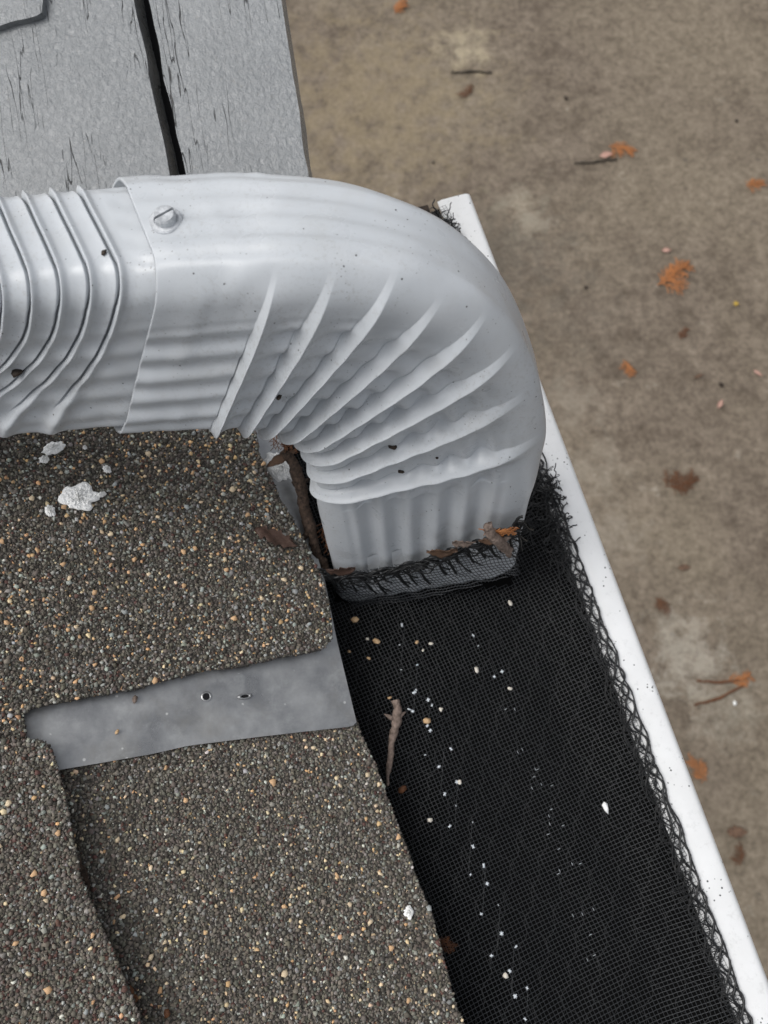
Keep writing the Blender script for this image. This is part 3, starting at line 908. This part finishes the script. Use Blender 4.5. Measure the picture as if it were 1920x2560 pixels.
# laced hem lying on the lip
th_ = Tubes()
ls = np.arange(0.02, 0.47, 0.0009)
def hem_pt(l, p, dz): return np.array([LA[0], LA[1], GZ]) + p[:, None] * q + l[:, None] * g + dz[:, None] * Z3
for c in range(2):
    ph = 2 * math.pi * ls / 0.0165 + c * math.pi + 3.6 * vnoise(ls * 60, 70)
    p = 0.0147 + 0.0017 * np.sin(ph) + 0.0006 * vnoise(ls * 50, 60 + c)
    th_.add(hem_pt(ls, p, 0.0060 + 0.0005 * np.cos(ph)), 0.00047, 6, 0.2)
p = 0.0130 + 0.0009 * vnoise(ls * 110, 64)
th_.add(hem_pt(ls, p, np.full(len(ls), 0.0060)), 0.00034, 6, 0.2)
for c in range(6):
    p = 0.0170 + 0.0006 * c + 0.0016 * np.sin(2 * math.pi * ls / (0.0095 + 0.002 * c) + c * 2.1) + 0.001 * vnoise(ls * 60, 80 + c)
    th_.add(hem_pt(ls, p, 0.0060 - 0.0004 * c + 0.0004 * vnoise(ls * 100, 90 + c)), 0.00026, 4, 0.1)
for k in range(420):                        # fine loops between the cords
    l = rng.uniform(0.02, 0.46); p0 = rng.uniform(0.0130, 0.018); n = 8
    t = np.linspace(0, 1, n)
    th_.add(hem_pt(l + rng.uniform(-0.006, 0.006) * t, p0 + t * rng.uniform(0.003, 0.009) + 0.0008 * np.sin(t * 6 + k), 0.0058 + 0.0009 * np.sin(t * 3.1)), 0.00014, 4)
link("lip_hem", th_.mesh("lip_hem"), M['cord'], gg, kind='stuff')

# collar of mesh standing up against the outlet, with its thick hem
tc_ = Tubes()
cl = [(828, 1440), (1060, 1395), (1296, 1330), (1300, 1436), (1080, 1492), (850, 1526)]
CP = np.array([face(x, y, 0.0030) for x, y in cl]); c_o = CP[0]
ca = unit(face(1296, 1352, 0.003) - face(828, 1440, 0.003)); cb = np.cross(en, ca); cb = cb if cb[2] < 0 else -cb
c2 = np.stack([(CP - c_o) @ ca, (CP - c_o) @ cb], -1)
def collar(A, B, r):
    Q = np.stack([A, B], -1); ok = inpoly(Q, c2)
    W = c_o + A[:, None] * ca + B[:, None] * cb + en * (0.0008 * vnoise2(A * 180 + 40, B * 180 + 40, 33))[:, None]
    i = 0
    while i < len(ok):
        if not ok[i]: i += 1; continue
        j = i
        while j + 1 < len(ok) and ok[j + 1]: j += 1
        if j > i: tc_.add(W[i:j + 1], r, 4)
        i = j + 1
for b in np.arange(-0.03, 0.06, 0.0025): collar(np.arange(-0.005, 0.09, 0.0012), b + 0.0006 * vnoise(np.arange(-0.005, 0.09, 0.0012) * 120, 40), 0.00017)
for a in np.arange(-0.005, 0.09, 0.0016): collar(a + 0.0006 * vnoise(np.arange(-0.03, 0.06, 0.0012) * 120, 41), np.arange(-0.03, 0.06, 0.0012), 0.00017)
link("collar_mesh", tc_.mesh("collar_mesh"), M['wire'], gg, kind='stuff')
tk = Tubes()
hp = resample(np.array([face(x, y, 0.0035) for x, y in [(800, 1420), (838, 1440), (930, 1432), (1050, 1404), (1160, 1366), (1262, 1328), (1310, 1300)]]), 0.0007)
kk = np.arange(len(hp)) * 0.0007
for c in range(10):
    off = (0.0014 + 0.0002 * c) * np.sin(kk * 2 * math.pi / (0.011 + 0.0013 * c) + c * 2.2) + 0.0013 * vnoise(kk * 140, 50 + c) + 0.0004 * c
    tk.add(hp + off[:, None] * cb + en * (0.0004 * c * 0.4 + 0.0006 * np.sin(kk * 500 + c))[:, None], 0.00060 if c < 4 else 0.00030, 5, 0.12)
for k in range(40):                         # zigzag lacing down to the mesh
    i = int(len(hp) * (k + 0.5) / 40); t = np.linspace(0, 1, 9)[:, None]
    sgn = 1 if k % 2 else -1
    L_ = rng.uniform(0.006, 0.022)
    tk.add(hp[i] + cb * L_ * t + ca * (sgn * rng.uniform(0.001, 0.0045)) * t + en * 0.0012 * np.sin(t * 3.1), 0.00055 - 0.0002 * (k % 2), 5, 0.15)
link("outlet_hem", tk.mesh("outlet_hem"), M['cord'], gg, kind='stuff')

# frayed ends: beside the outlet and at the far end of the lip
tf = Tubes()
def fray(px0, px1, z, n, length, r, spread):
    for k in range(n):
        t0 = rng.uniform(); x = px0[0] + (px1[0] - px0[0]) * t0; y = px0[1] + (px1[1] - px0[1]) * t0
        P = [at_z(x + rng.normal(0, spread), y + rng.normal(0, spread), GZ + z + rng.uniform(0, 0.004))]
        d = unit(rng.normal(size=3) * np.array([1, 1, 0.45])); 
        m_ = rng.integers(7, 14); st_ = length / m_ * rng.uniform(0.6, 1.4)
        for j in range(m_):
            d = unit(d + rng.normal(size=3) * 0.55 * np.array([1, 1, 0.5])); P.append(P[-1] + d * st_)
        P = np.array(P); P[:, 2] = np.clip(P[:, 2], GZ + z - 0.0005, GZ + z + 0.012)
        pp = (P - np.array([LA[0], LA[1], GZ])) @ q; P = P + q * (np.maximum(0, 0.0095 - pp) * rng.uniform(0.9, 1.6))[:, None]
        tf.add(spline(P, len(P) * 2), r * rng.uniform(0.6, 1.3), 4)
fray((1100, 545), (1150, 640), 0.0062, 150, 0.008, 0.00030, 7)
fray((1362, 1180), (1405, 1400), 0.0052, 80, 0.010, 0.00024, 12)
fray((1310, 1330), (1400, 1200), 0.0030, 60, 0.010, 0.00024, 14)
link("frayed_strands", tf.mesh("frayed_strands"), M['cord'], gg, kind='stuff')

def mesh_pt(px, py, dz=0.0004):
    P = at_z(px, py, GZ)
    for _ in range(3):
        a = pl_of(P); P = at_z(px, py, GZ + float(guard_z(np.array(a[0]), np.array(a[1]))) + dz)
    return P

# threads with pale knots, plus glints on the mesh built as pale slivers
tt = Tubes(); tkn = Tubes()
def R7(x, y): return (1000 + x * 0.5546, 1700 + y * 0.5546)
def R4(x, y): return (620 + x * 0.482, 1000 + y * 0.482)
lines = [[R7(70, 40), R7(65, 155)], [R7(140, 100), R7(130, 220), R7(123, 332)], [R7(201, 290), R7(192, 398), R7(183, 510)], [R7(262, 465), R7(252, 580), R7(248, 692)],
         [R7(325, 648), R7(317, 765), R7(308, 877)], [R7(386, 828), R7(379, 947), R7(372, 1062)], [R7(452, 1018), R7(444, 1135), R7(435, 1250)],
         [R7(513, 1205), R7(508, 1322), R7(502, 1436)], [R7(577, 1395), R7(571, 1515)], [R4(812, 1180), R4(800, 1300), R4(790, 1425)],
         [R4(880, 1370), R4(868, 1500), R4(858, 1625)], [R4(945, 1575), R4(935, 1690)], [R4(1195, 1215), R4(1197, 1250)], [R4(1290, 1398), R4(1262, 1450)]]
def star(px, py, s):
    c = mesh_pt(px, py, 0.0006)
    for k in range(4):
        d = unit(rng.normal(size=3) * np.array([1, 1, 0.3])); tkn.add(np.array([c - d * s, c, c + d * s]), [s * 0.10, s * 0.42, s * 0.10], 4)
for ln in lines:
    P = np.array([mesh_pt(x, y, 0.0006) for x, y in ln]); P = resample(P, 0.002)
    if rng.uniform() < 0.6: tt.add(P, 0.00005, 4)
    for x, y in ln: star(x + rng.normal(0, 7), y + rng.normal(0, 7), rng.uniform(0.0004, 0.0010))
for x, y in [(R7(*t)[0] + rng.normal(0, 6), R7(*t)[1] + rng.normal(0, 6)) for t in [(475, 135), (510, 120), (525, 325), (545, 312), (600, 405), (612, 412), (625, 440), (595, 495), (640, 480), (680, 465), (668, 590), (695, 600), (655, 690), (690, 660), (740, 650), (705, 880), (730, 875), (745, 842), (795, 830), (725, 770), (785, 1060), (822, 1045), (855, 1145), (840, 1250), (880, 1240), (872, 1028)]]:
    c = mesh_pt(x, y, 0.0004); d = (U1 if rng.uniform() < 0.6 else U2); dw = d[0] * q + d[1] * g
    tkn.add(np.array([c - dw * 0.0007, c, c + dw * 0.0007]), [0.00005, 0.00013, 0.00005], 4)  # pale sliver along a wire, standing in for a glint
link("thread", tt.mesh("thread"), M['thread'], gg, kind='stuff')
link("knots_and_glints", tkn.mesh("knots_and_glints"), M['glint'], gg, kind='stuff')

# ------------------------------------------------------------------ small loose things
def twig(name, pts, radii, mat, label, cat="twig", group=None, knots=0, n=40, sides=9, wob=0.0006, parent=None):
    T = Tubes()
    P = spline(np.array(pts), n); t = np.linspace(0, 1, n)
    r = np.interp(t, np.linspace(0, 1, len(radii)), radii) * (1 + 0.18 * vnoise(t * 14, random.randint(0, 999)) + 0.12 * vnoise(t * 37, random.randint(0, 999)))
    P = P + np.stack([vnoise(t * 9, random.randint(0, 999)) for _ in range(3)], -1) * wob
    T.add(P, r, sides, 0.07)
    for k in range(knots):
        i = random.randint(4, n - 5); d = unit(rng.normal(size=3) * np.array([1, 1, 0.4]))
        L_ = r[i] * random.uniform(2, 3.6)
        T.add(np.array([P[i], P[i] + d * L_ * 0.6, P[i] + d * L_]), [r[i] * 0.6, r[i] * 0.45, r[i] * 0.15], 6, 0.1)
    me = T.mesh(name); smooth(me)
    return link(name, me, mat, parent, label=label, cat=cat, group=group)

def leaf(name, c, a, b, n, L, Wd, mat, label, cat="leaf", curl=0.25, group=None, ragged_amp=0.08, seed=0):
    """small curled leaf: a solid blade with a midrib, lying on normal n"""
    nu, nv = 16, 7; V = []
    for s_ in (0, 1):
        for i in range(nu):
            u = i / (nu - 1); w = Wd * 0.5 * (math.sin(math.pi * min(1, max(0.02, u)) ** 0.8)) * (1 + ragged_amp * 3 * float(vnoise(np.array(u * 11.0), seed)))
            for j in range(nv):
                v = j / (nv - 1) * 2 - 1
                z = curl * L * (0.35 * math.sin(u * 3.0) + 0.35 * v * v * Wd / L) + 0.05 * L * float(vnoise(np.array(u * 7 + v * 2 + 20), seed)) - s_ * 0.0004 + 0.0006
                V.append(c + a * (u - 0.5) * L + b * v * w + n * z)
    F = []
    for s_ in (0, 1):
        o = s_ * nu * nv
        for i in range(nu - 1):
            for j in range(nv - 1):
                f = (o + i * nv + j, o + i * nv + j + 1, o + (i + 1) * nv + j + 1, o + (i + 1) * nv + j)
                F.append(f if s_ == 0 else f[::-1])
    o = nu * nv
    for i in range(nu - 1):
        for j in (0, nv - 1):
            f = (i * nv + j, (i + 1) * nv + j, o + (i + 1) * nv + j, o + i * nv + j); F.append(f)
    for i in (0, nu - 1):
        for j in range(nv - 1): F.append((i * nv + j, i * nv + j + 1, o + i * nv + j + 1, o + i * nv + j))
    me = mesh_np(name, V, F); smooth(me)
    return link(name, me, mat, label=label, cat=cat, group=group)

def sprig(name, c, a, b, n, L, mat, label, seed, cat="cedar sprig", group=None, lift=0.10):
    """flat dry cedar spray: a stem with alternate scaly branchlets"""
    rs = np.random.default_rng(seed); T = Tubes()
    def branch(p, d, ln, r, depth):
        m = max(4, int(ln / (L * 0.06)))
        P = [p]
        for i in range(m):
            d = d + rs.normal(0, 0.10, 2); d /= np.linalg.norm(d); P.append(P[-1] + d * ln / m)
        P = np.array(P)
        zz = lift * L * np.sin(np.linalg.norm(P - P0, axis=1) / L * 2.4) + rs.normal(0, 0.006 * L, len(P))
        W = c + P[:, :1] * a + P[:, 1:] * b + n * (np.abs(zz) + r)[:, None]
        bead = r * (1 + 0.35 * (np.arange(len(P)) % 2)); bead[-1] *= 0.4
        T.add(W, bead, 5)
        if depth < 2:
            for i in range(1, len(P)):
                for sg in ((1,) if i % 2 else (-1,)):
                    an = sg * rs.uniform(0.5, 0.95); dd = np.array([d[0] * math.cos(an) - d[1] * math.sin(an), d[0] * math.sin(an) + d[1] * math.cos(an)])
                    branch(P[i], dd, ln * (0.52 - 0.3 * i / len(P)) * rs.uniform(0.7, 1.2), r * 0.85, depth + 1)
    P0 = np.array([-0.5 * L, 0.0])
    branch(P0, np.array([1.0, rs.normal(0, 0.1)]), L, L * 0.014, 0)
    me = T.mesh(name)
    return link(name, me, mat, label=label, cat=cat, group=group)

def blob(name, c, n, r, h, mat, label, cat, seed, group=None, aspect=1.0, ang=0.0, parent=None):
    """chalky crust: uneven outline, lumpy top"""
    a, b = frame(n, np.array([0.9, 0.2, 0.1])); rs = np.random.default_rng(seed)
    a, b = a * math.cos(ang) + b * math.sin(ang), -a * math.sin(ang) + b * math.cos(ang)
    seg, rg = 44, 9; V = [c + n * h]; F = []
    ou = 1 + 0.15 * vnoise(np.arange(seg) / seg * 12, seed) + 0.17 * vnoise(np.arange(seg) / seg * 26, seed + 1); ou[-1] = ou[0]; ou[-2] = (ou[-3] + ou[0]) / 2
    for k in range(1, rg + 1):
        t = k / rg
        for i in range(seg):
            th = 2 * math.pi * i / seg; rr = r * t * (1 + (ou[i] - 1) * t)
            z = h * (1 - t ** 3) * (1 + 0.5 * rs.normal() * (k < rg)) - (0.0004 if k == rg else 0)
            V.append(c + a * rr * math.cos(th) * aspect + b * rr * math.sin(th) + n * z)
    for i in range(seg): F.append((0, 1 + i, 1 + (i + 1) % seg, 1 + (i + 1) % seg))
    tri = [(0, 1 + i, 1 + (i + 1) % seg) for i in range(seg)]
    quad = [(1 + k * seg + i, 1 + (k + 1) * seg + i, 1 + (k + 1) * seg + (i + 1) % seg, 1 + k * seg + (i + 1) % seg) for k in range(rg - 1) for i in range(seg)]
    me = bpy.data.meshes.new(name); me.from_pydata([tuple(v) for v in V], [], tri + quad); me.update(); smooth(me, False)
    return link(name, me, mat, parent, label=label, cat=cat, group=group)

def pebble(name, c, n, s, mat, label, cat="granule", group=None, flat=0.6):
    v = ICO * (1 + rng.uniform(-0.3, 0.25, (12, 1))) * np.array([rng.uniform(0.9, 1.4), rng.uniform(0.6, 0.95), flat]) * s * 0.5
    an = rng.uniform(0, 6.28); v = np.stack([v[:, 0] * math.cos(an) - v[:, 1] * math.sin(an), v[:, 0] * math.sin(an) + v[:, 1] * math.cos(an), v[:, 2]], -1)
    me = mesh_np(name, v, ICOF)
    o = link(name, me, mat, label=label, cat=cat, group=group)
    o.location = c + n * s * 0.25
    return o

# bird droppings on the shingles
hU, hL, hR = 0.0136, 0.0049, 0.0156
for x, y, r, asp, an, lab in [
        (197, 1246, 0.0063, 1.0, 0.0, "largest chalky white dropping on the upper shingle"),
        (125, 1276, 0.0026, 0.7, 0.2, "white dropping to the left of the largest one"),
        (134, 1120, 0.0026, 1.6, 0.3, "white dropping right below the downspout rib at far left"),
        (110, 1148, 0.0016, 1.2, 0.1, "small white dropping under the rib at far left"),
        (268, 1173, 0.0018, 0.8, 0.5, "white dropping up to the right of the largest one"),
        (212, 1118, 0.0008, 1.0, 0.0, "tiny white fleck close under the downspout"),
        (254, 1236, 0.0012, 1.5, 0.2, "small white crumb touching the right of the largest dropping"),
        (191, 1298, 0.0007, 0.8, 0.0, "tiny white fleck just below the largest dropping")]:
    blob("bird_dropping", roof(x, y, hU), rn, r, 0.0009, M['chalk'], lab, "dropping", int(x), "white droppings on the upper shingle", asp, an)
blob("bird_dropping", roof(1022, 2281, hL), rn, 0.0024, 0.0008, M['chalk'], "lone white dropping on the lower shingle near the gutter", "dropping", 5, None, 0.8)
blob("bird_dropping", roof(705, 1166, 0.0060), rn, 0.0075, 0.0007, M['chalk'], "broad white crust on the metal beside the dark twig", "dropping", 9, None, 0.75, 0.6)

# leaves and splinters on the roof
la, lb = frame(rn, RM @ np.array([1, -0.35, 0]))
leaf("leaf", roof(690, 1345, hU + 0.0004), la, lb, rn, 0.019, 0.0065, M['leaf_dark'], "dark reddish leaf lying flat on the upper shingle", curl=0.02, seed=4, ragged_amp=0.2)
la, lb = frame(rn, RM @ np.array([0.75, 0.55, 0]))
leaf("leaf", roof(706, 1146, 0.011), la, lb, rn, 0.017, 0.0042, M['leaf_brown'], "narrow curled brown leaf over the white crust", curl=0.2, seed=8)
twig("bark_splinter", [roof(196, 2140, hL + 0.003), roof(205, 2185, hL + 0.003), roof(222, 2218, hL + 0.002)], [0.0006, 0.0018, 0.0006], M['bark'], "dark bark splinter in the step beside the reddish shingle", "splinter", sides=6)
twig("bark_splinter", [roof(314, 2460, hL + 0.003), roof(328, 2487, hL + 0.0025), roof(345, 2500, hL + 0.002)], [0.0005, 0.0014, 0.0005], M['cedar_dark'], "orange brown splinter near the bottom of the shingle step", "splinter", sides=6)
pebble("bark_flake", roof(417, 2532, hL + 0.0005), rn, 0.0036, M['cedar_dark'], "reddish bark flake near the bottom edge of the lower shingle", "flake", flat=0.4)
pebble("stone_chip", roof(337, 1749, 0.0062), rn, 0.0034, M['greybark'], "round grey chip on the metal strip left of the nail hole", "stone chip", flat=0.5)
pebble("stone_chip", roof(292, 1830, 0.0062), rn, 0.0018, M['tan'], "tiny tan chip low on the metal strip", "stone chip", flat=0.6)

# debris round the outlet
mk = mesh_pt
def over(px, py, z): return at_z(px, py, GZ + z)
twig("twig", [over(705, 1125, 0.030), over(742, 1175, 0.027), over(762, 1260, 0.022), over(790, 1360, 0.017), over(806, 1420, 0.013), over(818, 1450, 0.010)], [0.0018, 0.0026, 0.0022, 0.0024, 0.0021, 0.0015], M['bark'],
     "thick dark brown twig wedged between shingle edge and downspout outlet", knots=3, n=60, sides=10, wob=0.0008)
da, db = frame(Z3, RM @ np.array([0.35, -1, 0]))
sprig("cedar_sprig", over(826, 1335, 0.012), da, db, Z3, 0.021, M['cedar_dark'], "rust brown cedar scrap at the left side of the outlet", 3)
sprig("cedar_sprig", over(690, 1112, 0.030), da, db, Z3, 0.012, M['cedar_dark'], "reddish cedar scrap under the inner bend of the downspout", 13)
fa_, fb_ = frame(en, RM @ np.array([1, 0.3, 0]))
sprig("cedar_sprig", face(1240, 1318, 0.005), fa_, fb_, en, 0.013, M['cedar'], "orange cedar scrap at the right corner of the outlet", 5)
twig("bark_piece", [face(1212, 1312, 0.006), face(1236, 1342, 0.0075), face(1262, 1368, 0.006), face(1275, 1392, 0.005)], [0.0016, 0.0024, 0.0022, 0.001], M['greybark'], "grey brown bark piece on the right end of the outlet hem", "bark piece", sides=8, n=24, knots=1)
for x, y, L_, seed, lab, mt in [(1105, 1372, 0.012, 2, "brown leaf scrap in the middle of the outlet hem", 'leaf_brown'), (1160, 1352, 0.009, 7, "dull brown leaf scrap right of the middle of the hem", 'greybark'),
                                (1222, 1345, 0.008, 12, "tan leaf scrap tucked under the bark piece", 'leaf_brown'), (852, 1418, 0.012, 15, "dark leaf scrap at the left end of the outlet hem", 'leaf_dark')]:
    leaf("leaf_scrap", face(x, y, 0.006), fa_, fb_, en, L_, L_ * 0.55, M[mt], lab, "leaf scrap", curl=0.25, seed=seed, ragged_amp=0.15)

# things lying on the mesh
twig("twig", [mk(988, 1752, 0.0018), mk(993, 1795, 0.0019), mk(982, 1850, 0.0016), mk(976, 1905, 0.0014), mk(965, 1962, 0.0012)], [0.0017, 0.0019, 0.0014, 0.0012, 0.0006], M['greybark'],
     "pinkish grey twig lying on the black mesh near the shingle corner", knots=4, n=44, wob=0.0006)
GL = "tiny pale granules resting on the black mesh"
special = [(R4(1360, 1055), 0.0030, 'pebble', "pale granule on the mesh up near the hem at right"), (R4(555, 1140), 0.0036, 'tan', "tan flake on the mesh below the left end of the hem"),
           (R4(668, 1252), 0.0030, 'tan', "larger tan granule beside a flake near the shingle corner"), (R4(1185, 1400), 0.0026, 'pebble', "lone cream granule midway across the mesh below the hem"),
           (R7(925, 575), 0.0036, 'chalk', "white diamond shaped chip alone in the wide dark mesh"), (R7(135, 630), 0.0026, 'pebble', "cream granule on the mesh right beside the lower shingle edge"),
           (R7(120, 185), 0.0032, 'tan', "tan chip just right of the pinkish grey twig"), (R7(475, 1328), 0.0026, 'pebble', "cream granule near the bottom edge of the mesh"),
           (R7(12, 490), 0.0034, 'cedar_dark', "reddish brown flake on the mesh below the twig's end")]
for (x, y), s_, mt, lab in special:
    pebble("loose_granule", mk(x, y, 0.0003), Z3, s_, M[mt], lab)
for t in [(620, 1240), (525, 1305), (875, 1258), (908, 1298), (950, 1265), (998, 1605), (1358, 1497), (625, 1340), (735, 1545)]:
    pebble("loose_granule", mk(*R4(*t), 0.0003), Z3, rng.uniform(0.0016, 0.0023), M['pebble' if t[0] % 2 == 0 else 'tan'], "tiny pale granule resting on the black mesh", group=GL)
for t in [(185, 130), (268, 460), (495, 40)]:
    pebble("loose_granule", mk(*R7(*t), 0.0003), Z3, rng.uniform(0.0015, 0.0021), M['pebble'], "tiny pale granule resting on the black mesh", group=GL)
sprig("cedar_sprig", mk(1112, 2352, 0.001), *frame(Z3, RM @ np.array([1, 0.1, 0])), Z3, 0.0075, M['cedar_dark'], "rust orange cedar scrap on the mesh by the lower shingle", 17)

# ------------------------------------------------------------------ litter on the ground
def gnd(px, py, z=0.004): return at_z(px, py, z)
D2 = lambda x, y: (x * 1.1573, y * 1.1573)
def gframe(deg): 
    t = math.radians(deg); return np.array([math.cos(t), math.sin(t), 0]), np.array([-math.sin(t), math.cos(t), 0])
GS = "cedar litter on the concrete"
for x, y, L_, deg, mt, seed, lab in [
        (860, 16, 0.060, 70, 'cedar', 21, "rust cedar sprig cut by the top edge of the photo"),
        (1012, 200, 0.050, 60, 'cedar_dark', 22, "brown cedar sprig on concrete right of the beam"),
        (1340, 326, 0.075, -25, 'cedar', 23, "orange cedar sprig beside a pink leaf high on the concrete"),
        (1630, 400, 0.055, 5, 'cedar', 24, "small orange sprig at the right edge high up"),
        (1456, 604, 0.110, 20, 'cedar', 25, "largest bright orange cedar sprig alone on the concrete"),
        (1476, 722, 0.040, 60, 'cedar_dark', 26, "small brown sprig below the largest orange sprig"),
        (1354, 794, 0.052, -70, 'cedar', 27, "upright orange sprig right of the downspout bend"),
        (1470, 1050, 0.085, 0, 'cedar_dark', 28, "rust brown sprig halfway down the concrete"),
        (1430, 1306, 0.05, -50, 'cedar_dark', 29, "thin brown sprig just right of the gutter lip"),
        (1596, 1470, 0.060, 10, 'cedar', 30, "orange sprig at the tip of the forked twig"),
        (1518, 1660, 0.060, 100, 'cedar', 31, "broad rust sprig below the forked twig"),
        (1600, 1850, 0.045, 80, 'cedar_dark', 32, "small brown sprig lowest on the concrete strip")]:
    a_, b_ = gframe(deg); px = D2(x, y)
    sprig("cedar_sprig", gnd(*px), a_, b_, Z3, L_ * 1.3, M[mt], lab, seed, group=GS, lift=0.06)
for x, y, L_, Wd, deg, mt, seed, lab in [
        (1310, 335, 0.055, 0.026, 12, 'leaf_pink', 41, "pinkish leaf beneath the orange sprig high on the concrete"),
        (1440, 541, 0.038, 0.018, 5, 'leaf_pink', 42, "pale brown leaf above the largest orange sprig"),
        (1590, 656, 0.022, 0.018, 0, 'leaf_yellow', 43, "tiny yellow leaf at the right of the concrete"),
        (1637, 806, 0.036, 0.012, -40, 'leaf_pink', 44, "pink leaf at the right edge beside a dark spot"),
        (1556, 872, 0.040, 0.015, 60, 'leaf_pink', 45, "slender pink leaf lying on its own at right"),
        (1478, 1226, 0.045, 0.020, 5, 'leaf_brown', 46, "flat brown leaf right of the mesh's upper end"),
        (1592, 1797, 0.066, 0.036, 0, 'leaf_brown', 47, "round brown leaf near the lower right"),
        (1510, 812, 0.045, 0.010, 25, 'leaf_brown', 48, "thin brown leaf strip between the orange and pink bits"),
        (1630, 2090, 0.05, 0.03, 70, 'leaf_brown', 49, "brown leaf at the bottom right corner by the lip")]:
    a_, b_ = gframe(deg)
    leaf("leaf", gnd(*D2(x, y), 0.006), a_, b_, Z3, L_, Wd, M[mt], lab, curl=0.15, seed=seed)
for pts, r, mt, lab in [
        ([(975, 158), (1020, 154), (1062, 157)], 0.0045, 'twig_dark', "dark straight twig above the brown sprig by the beam"),
        ([(1240, 353), (1285, 350), (1330, 343)], 0.005, 'twig_dark', "dark green twig left of the pink leaf"),
        ([(1505, 1470), (1560, 1473), (1615, 1468)], 0.005, 'cedar_dark', "upper arm of the brown forked twig pair"),
        ([(1500, 1522), (1550, 1508), (1605, 1482)], 0.005, 'cedar_dark', "lower arm of the brown forked twig pair")]:
    twig("twig", [gnd(*D2(*p), 0.006) for p in pts], [r * 0.6, r, r * 0.7], M[mt], lab, n=20, wob=0.003)
pebble("pebble", gnd(*D2(1586, 1519), 0.003), Z3, 0.016, M['chalk'], "small white pebble beside the forked twigs", "pebble")
for x, y, s_, lab in [(1222, 214, 0.018, "dark speck high up at the left of the concrete"), (1265, 622, 0.02, "dark speck near the gutter's far end"),
                      (1556, 832, 0.026, "black lump beside the pink leaf at the right edge"), (935, 352, 0.012, "dark speck right of the beam's lower corner"), (1590, 262, 0.018, "dark speck near the upper right edge")]:
    pebble("dirt_clod", gnd(*D2(x, y), 0.002), Z3, s_, M['debris'], lab, "dirt clod", flat=0.4)

# dark flecks caught on the downspout
BV_L = bvh_of(bpy.data.objects['upper_elbow'].data)
for bv, x, y, s_, lab in [(BV_L, 262, 634, 0.0022, "black fleck on the rib left of the screw"), (BV_L, 44, 926, 0.0030, "black fleck in the lower groove at far left"),
                      (BV_E, 694, 990, 0.0022, "brown fleck beside the second crimp of the elbow"), (BV_E, 985, 1116, 0.0026, "dark fleck in the crease midway down the elbow"),
                      (BV_E, 1003, 1176, 0.0020, "dark fleck one crease above the last crimp"), (BV_E, 1092, 1143, 0.0012, "tiny dark fleck on a lower crimp band")]:
    p_, n_ = hit(bv, x, y)
    if p_ is not None: pebble("dirt_fleck", p_, n_, s_, M['debris'], lab, "dirt fleck", flat=0.5)
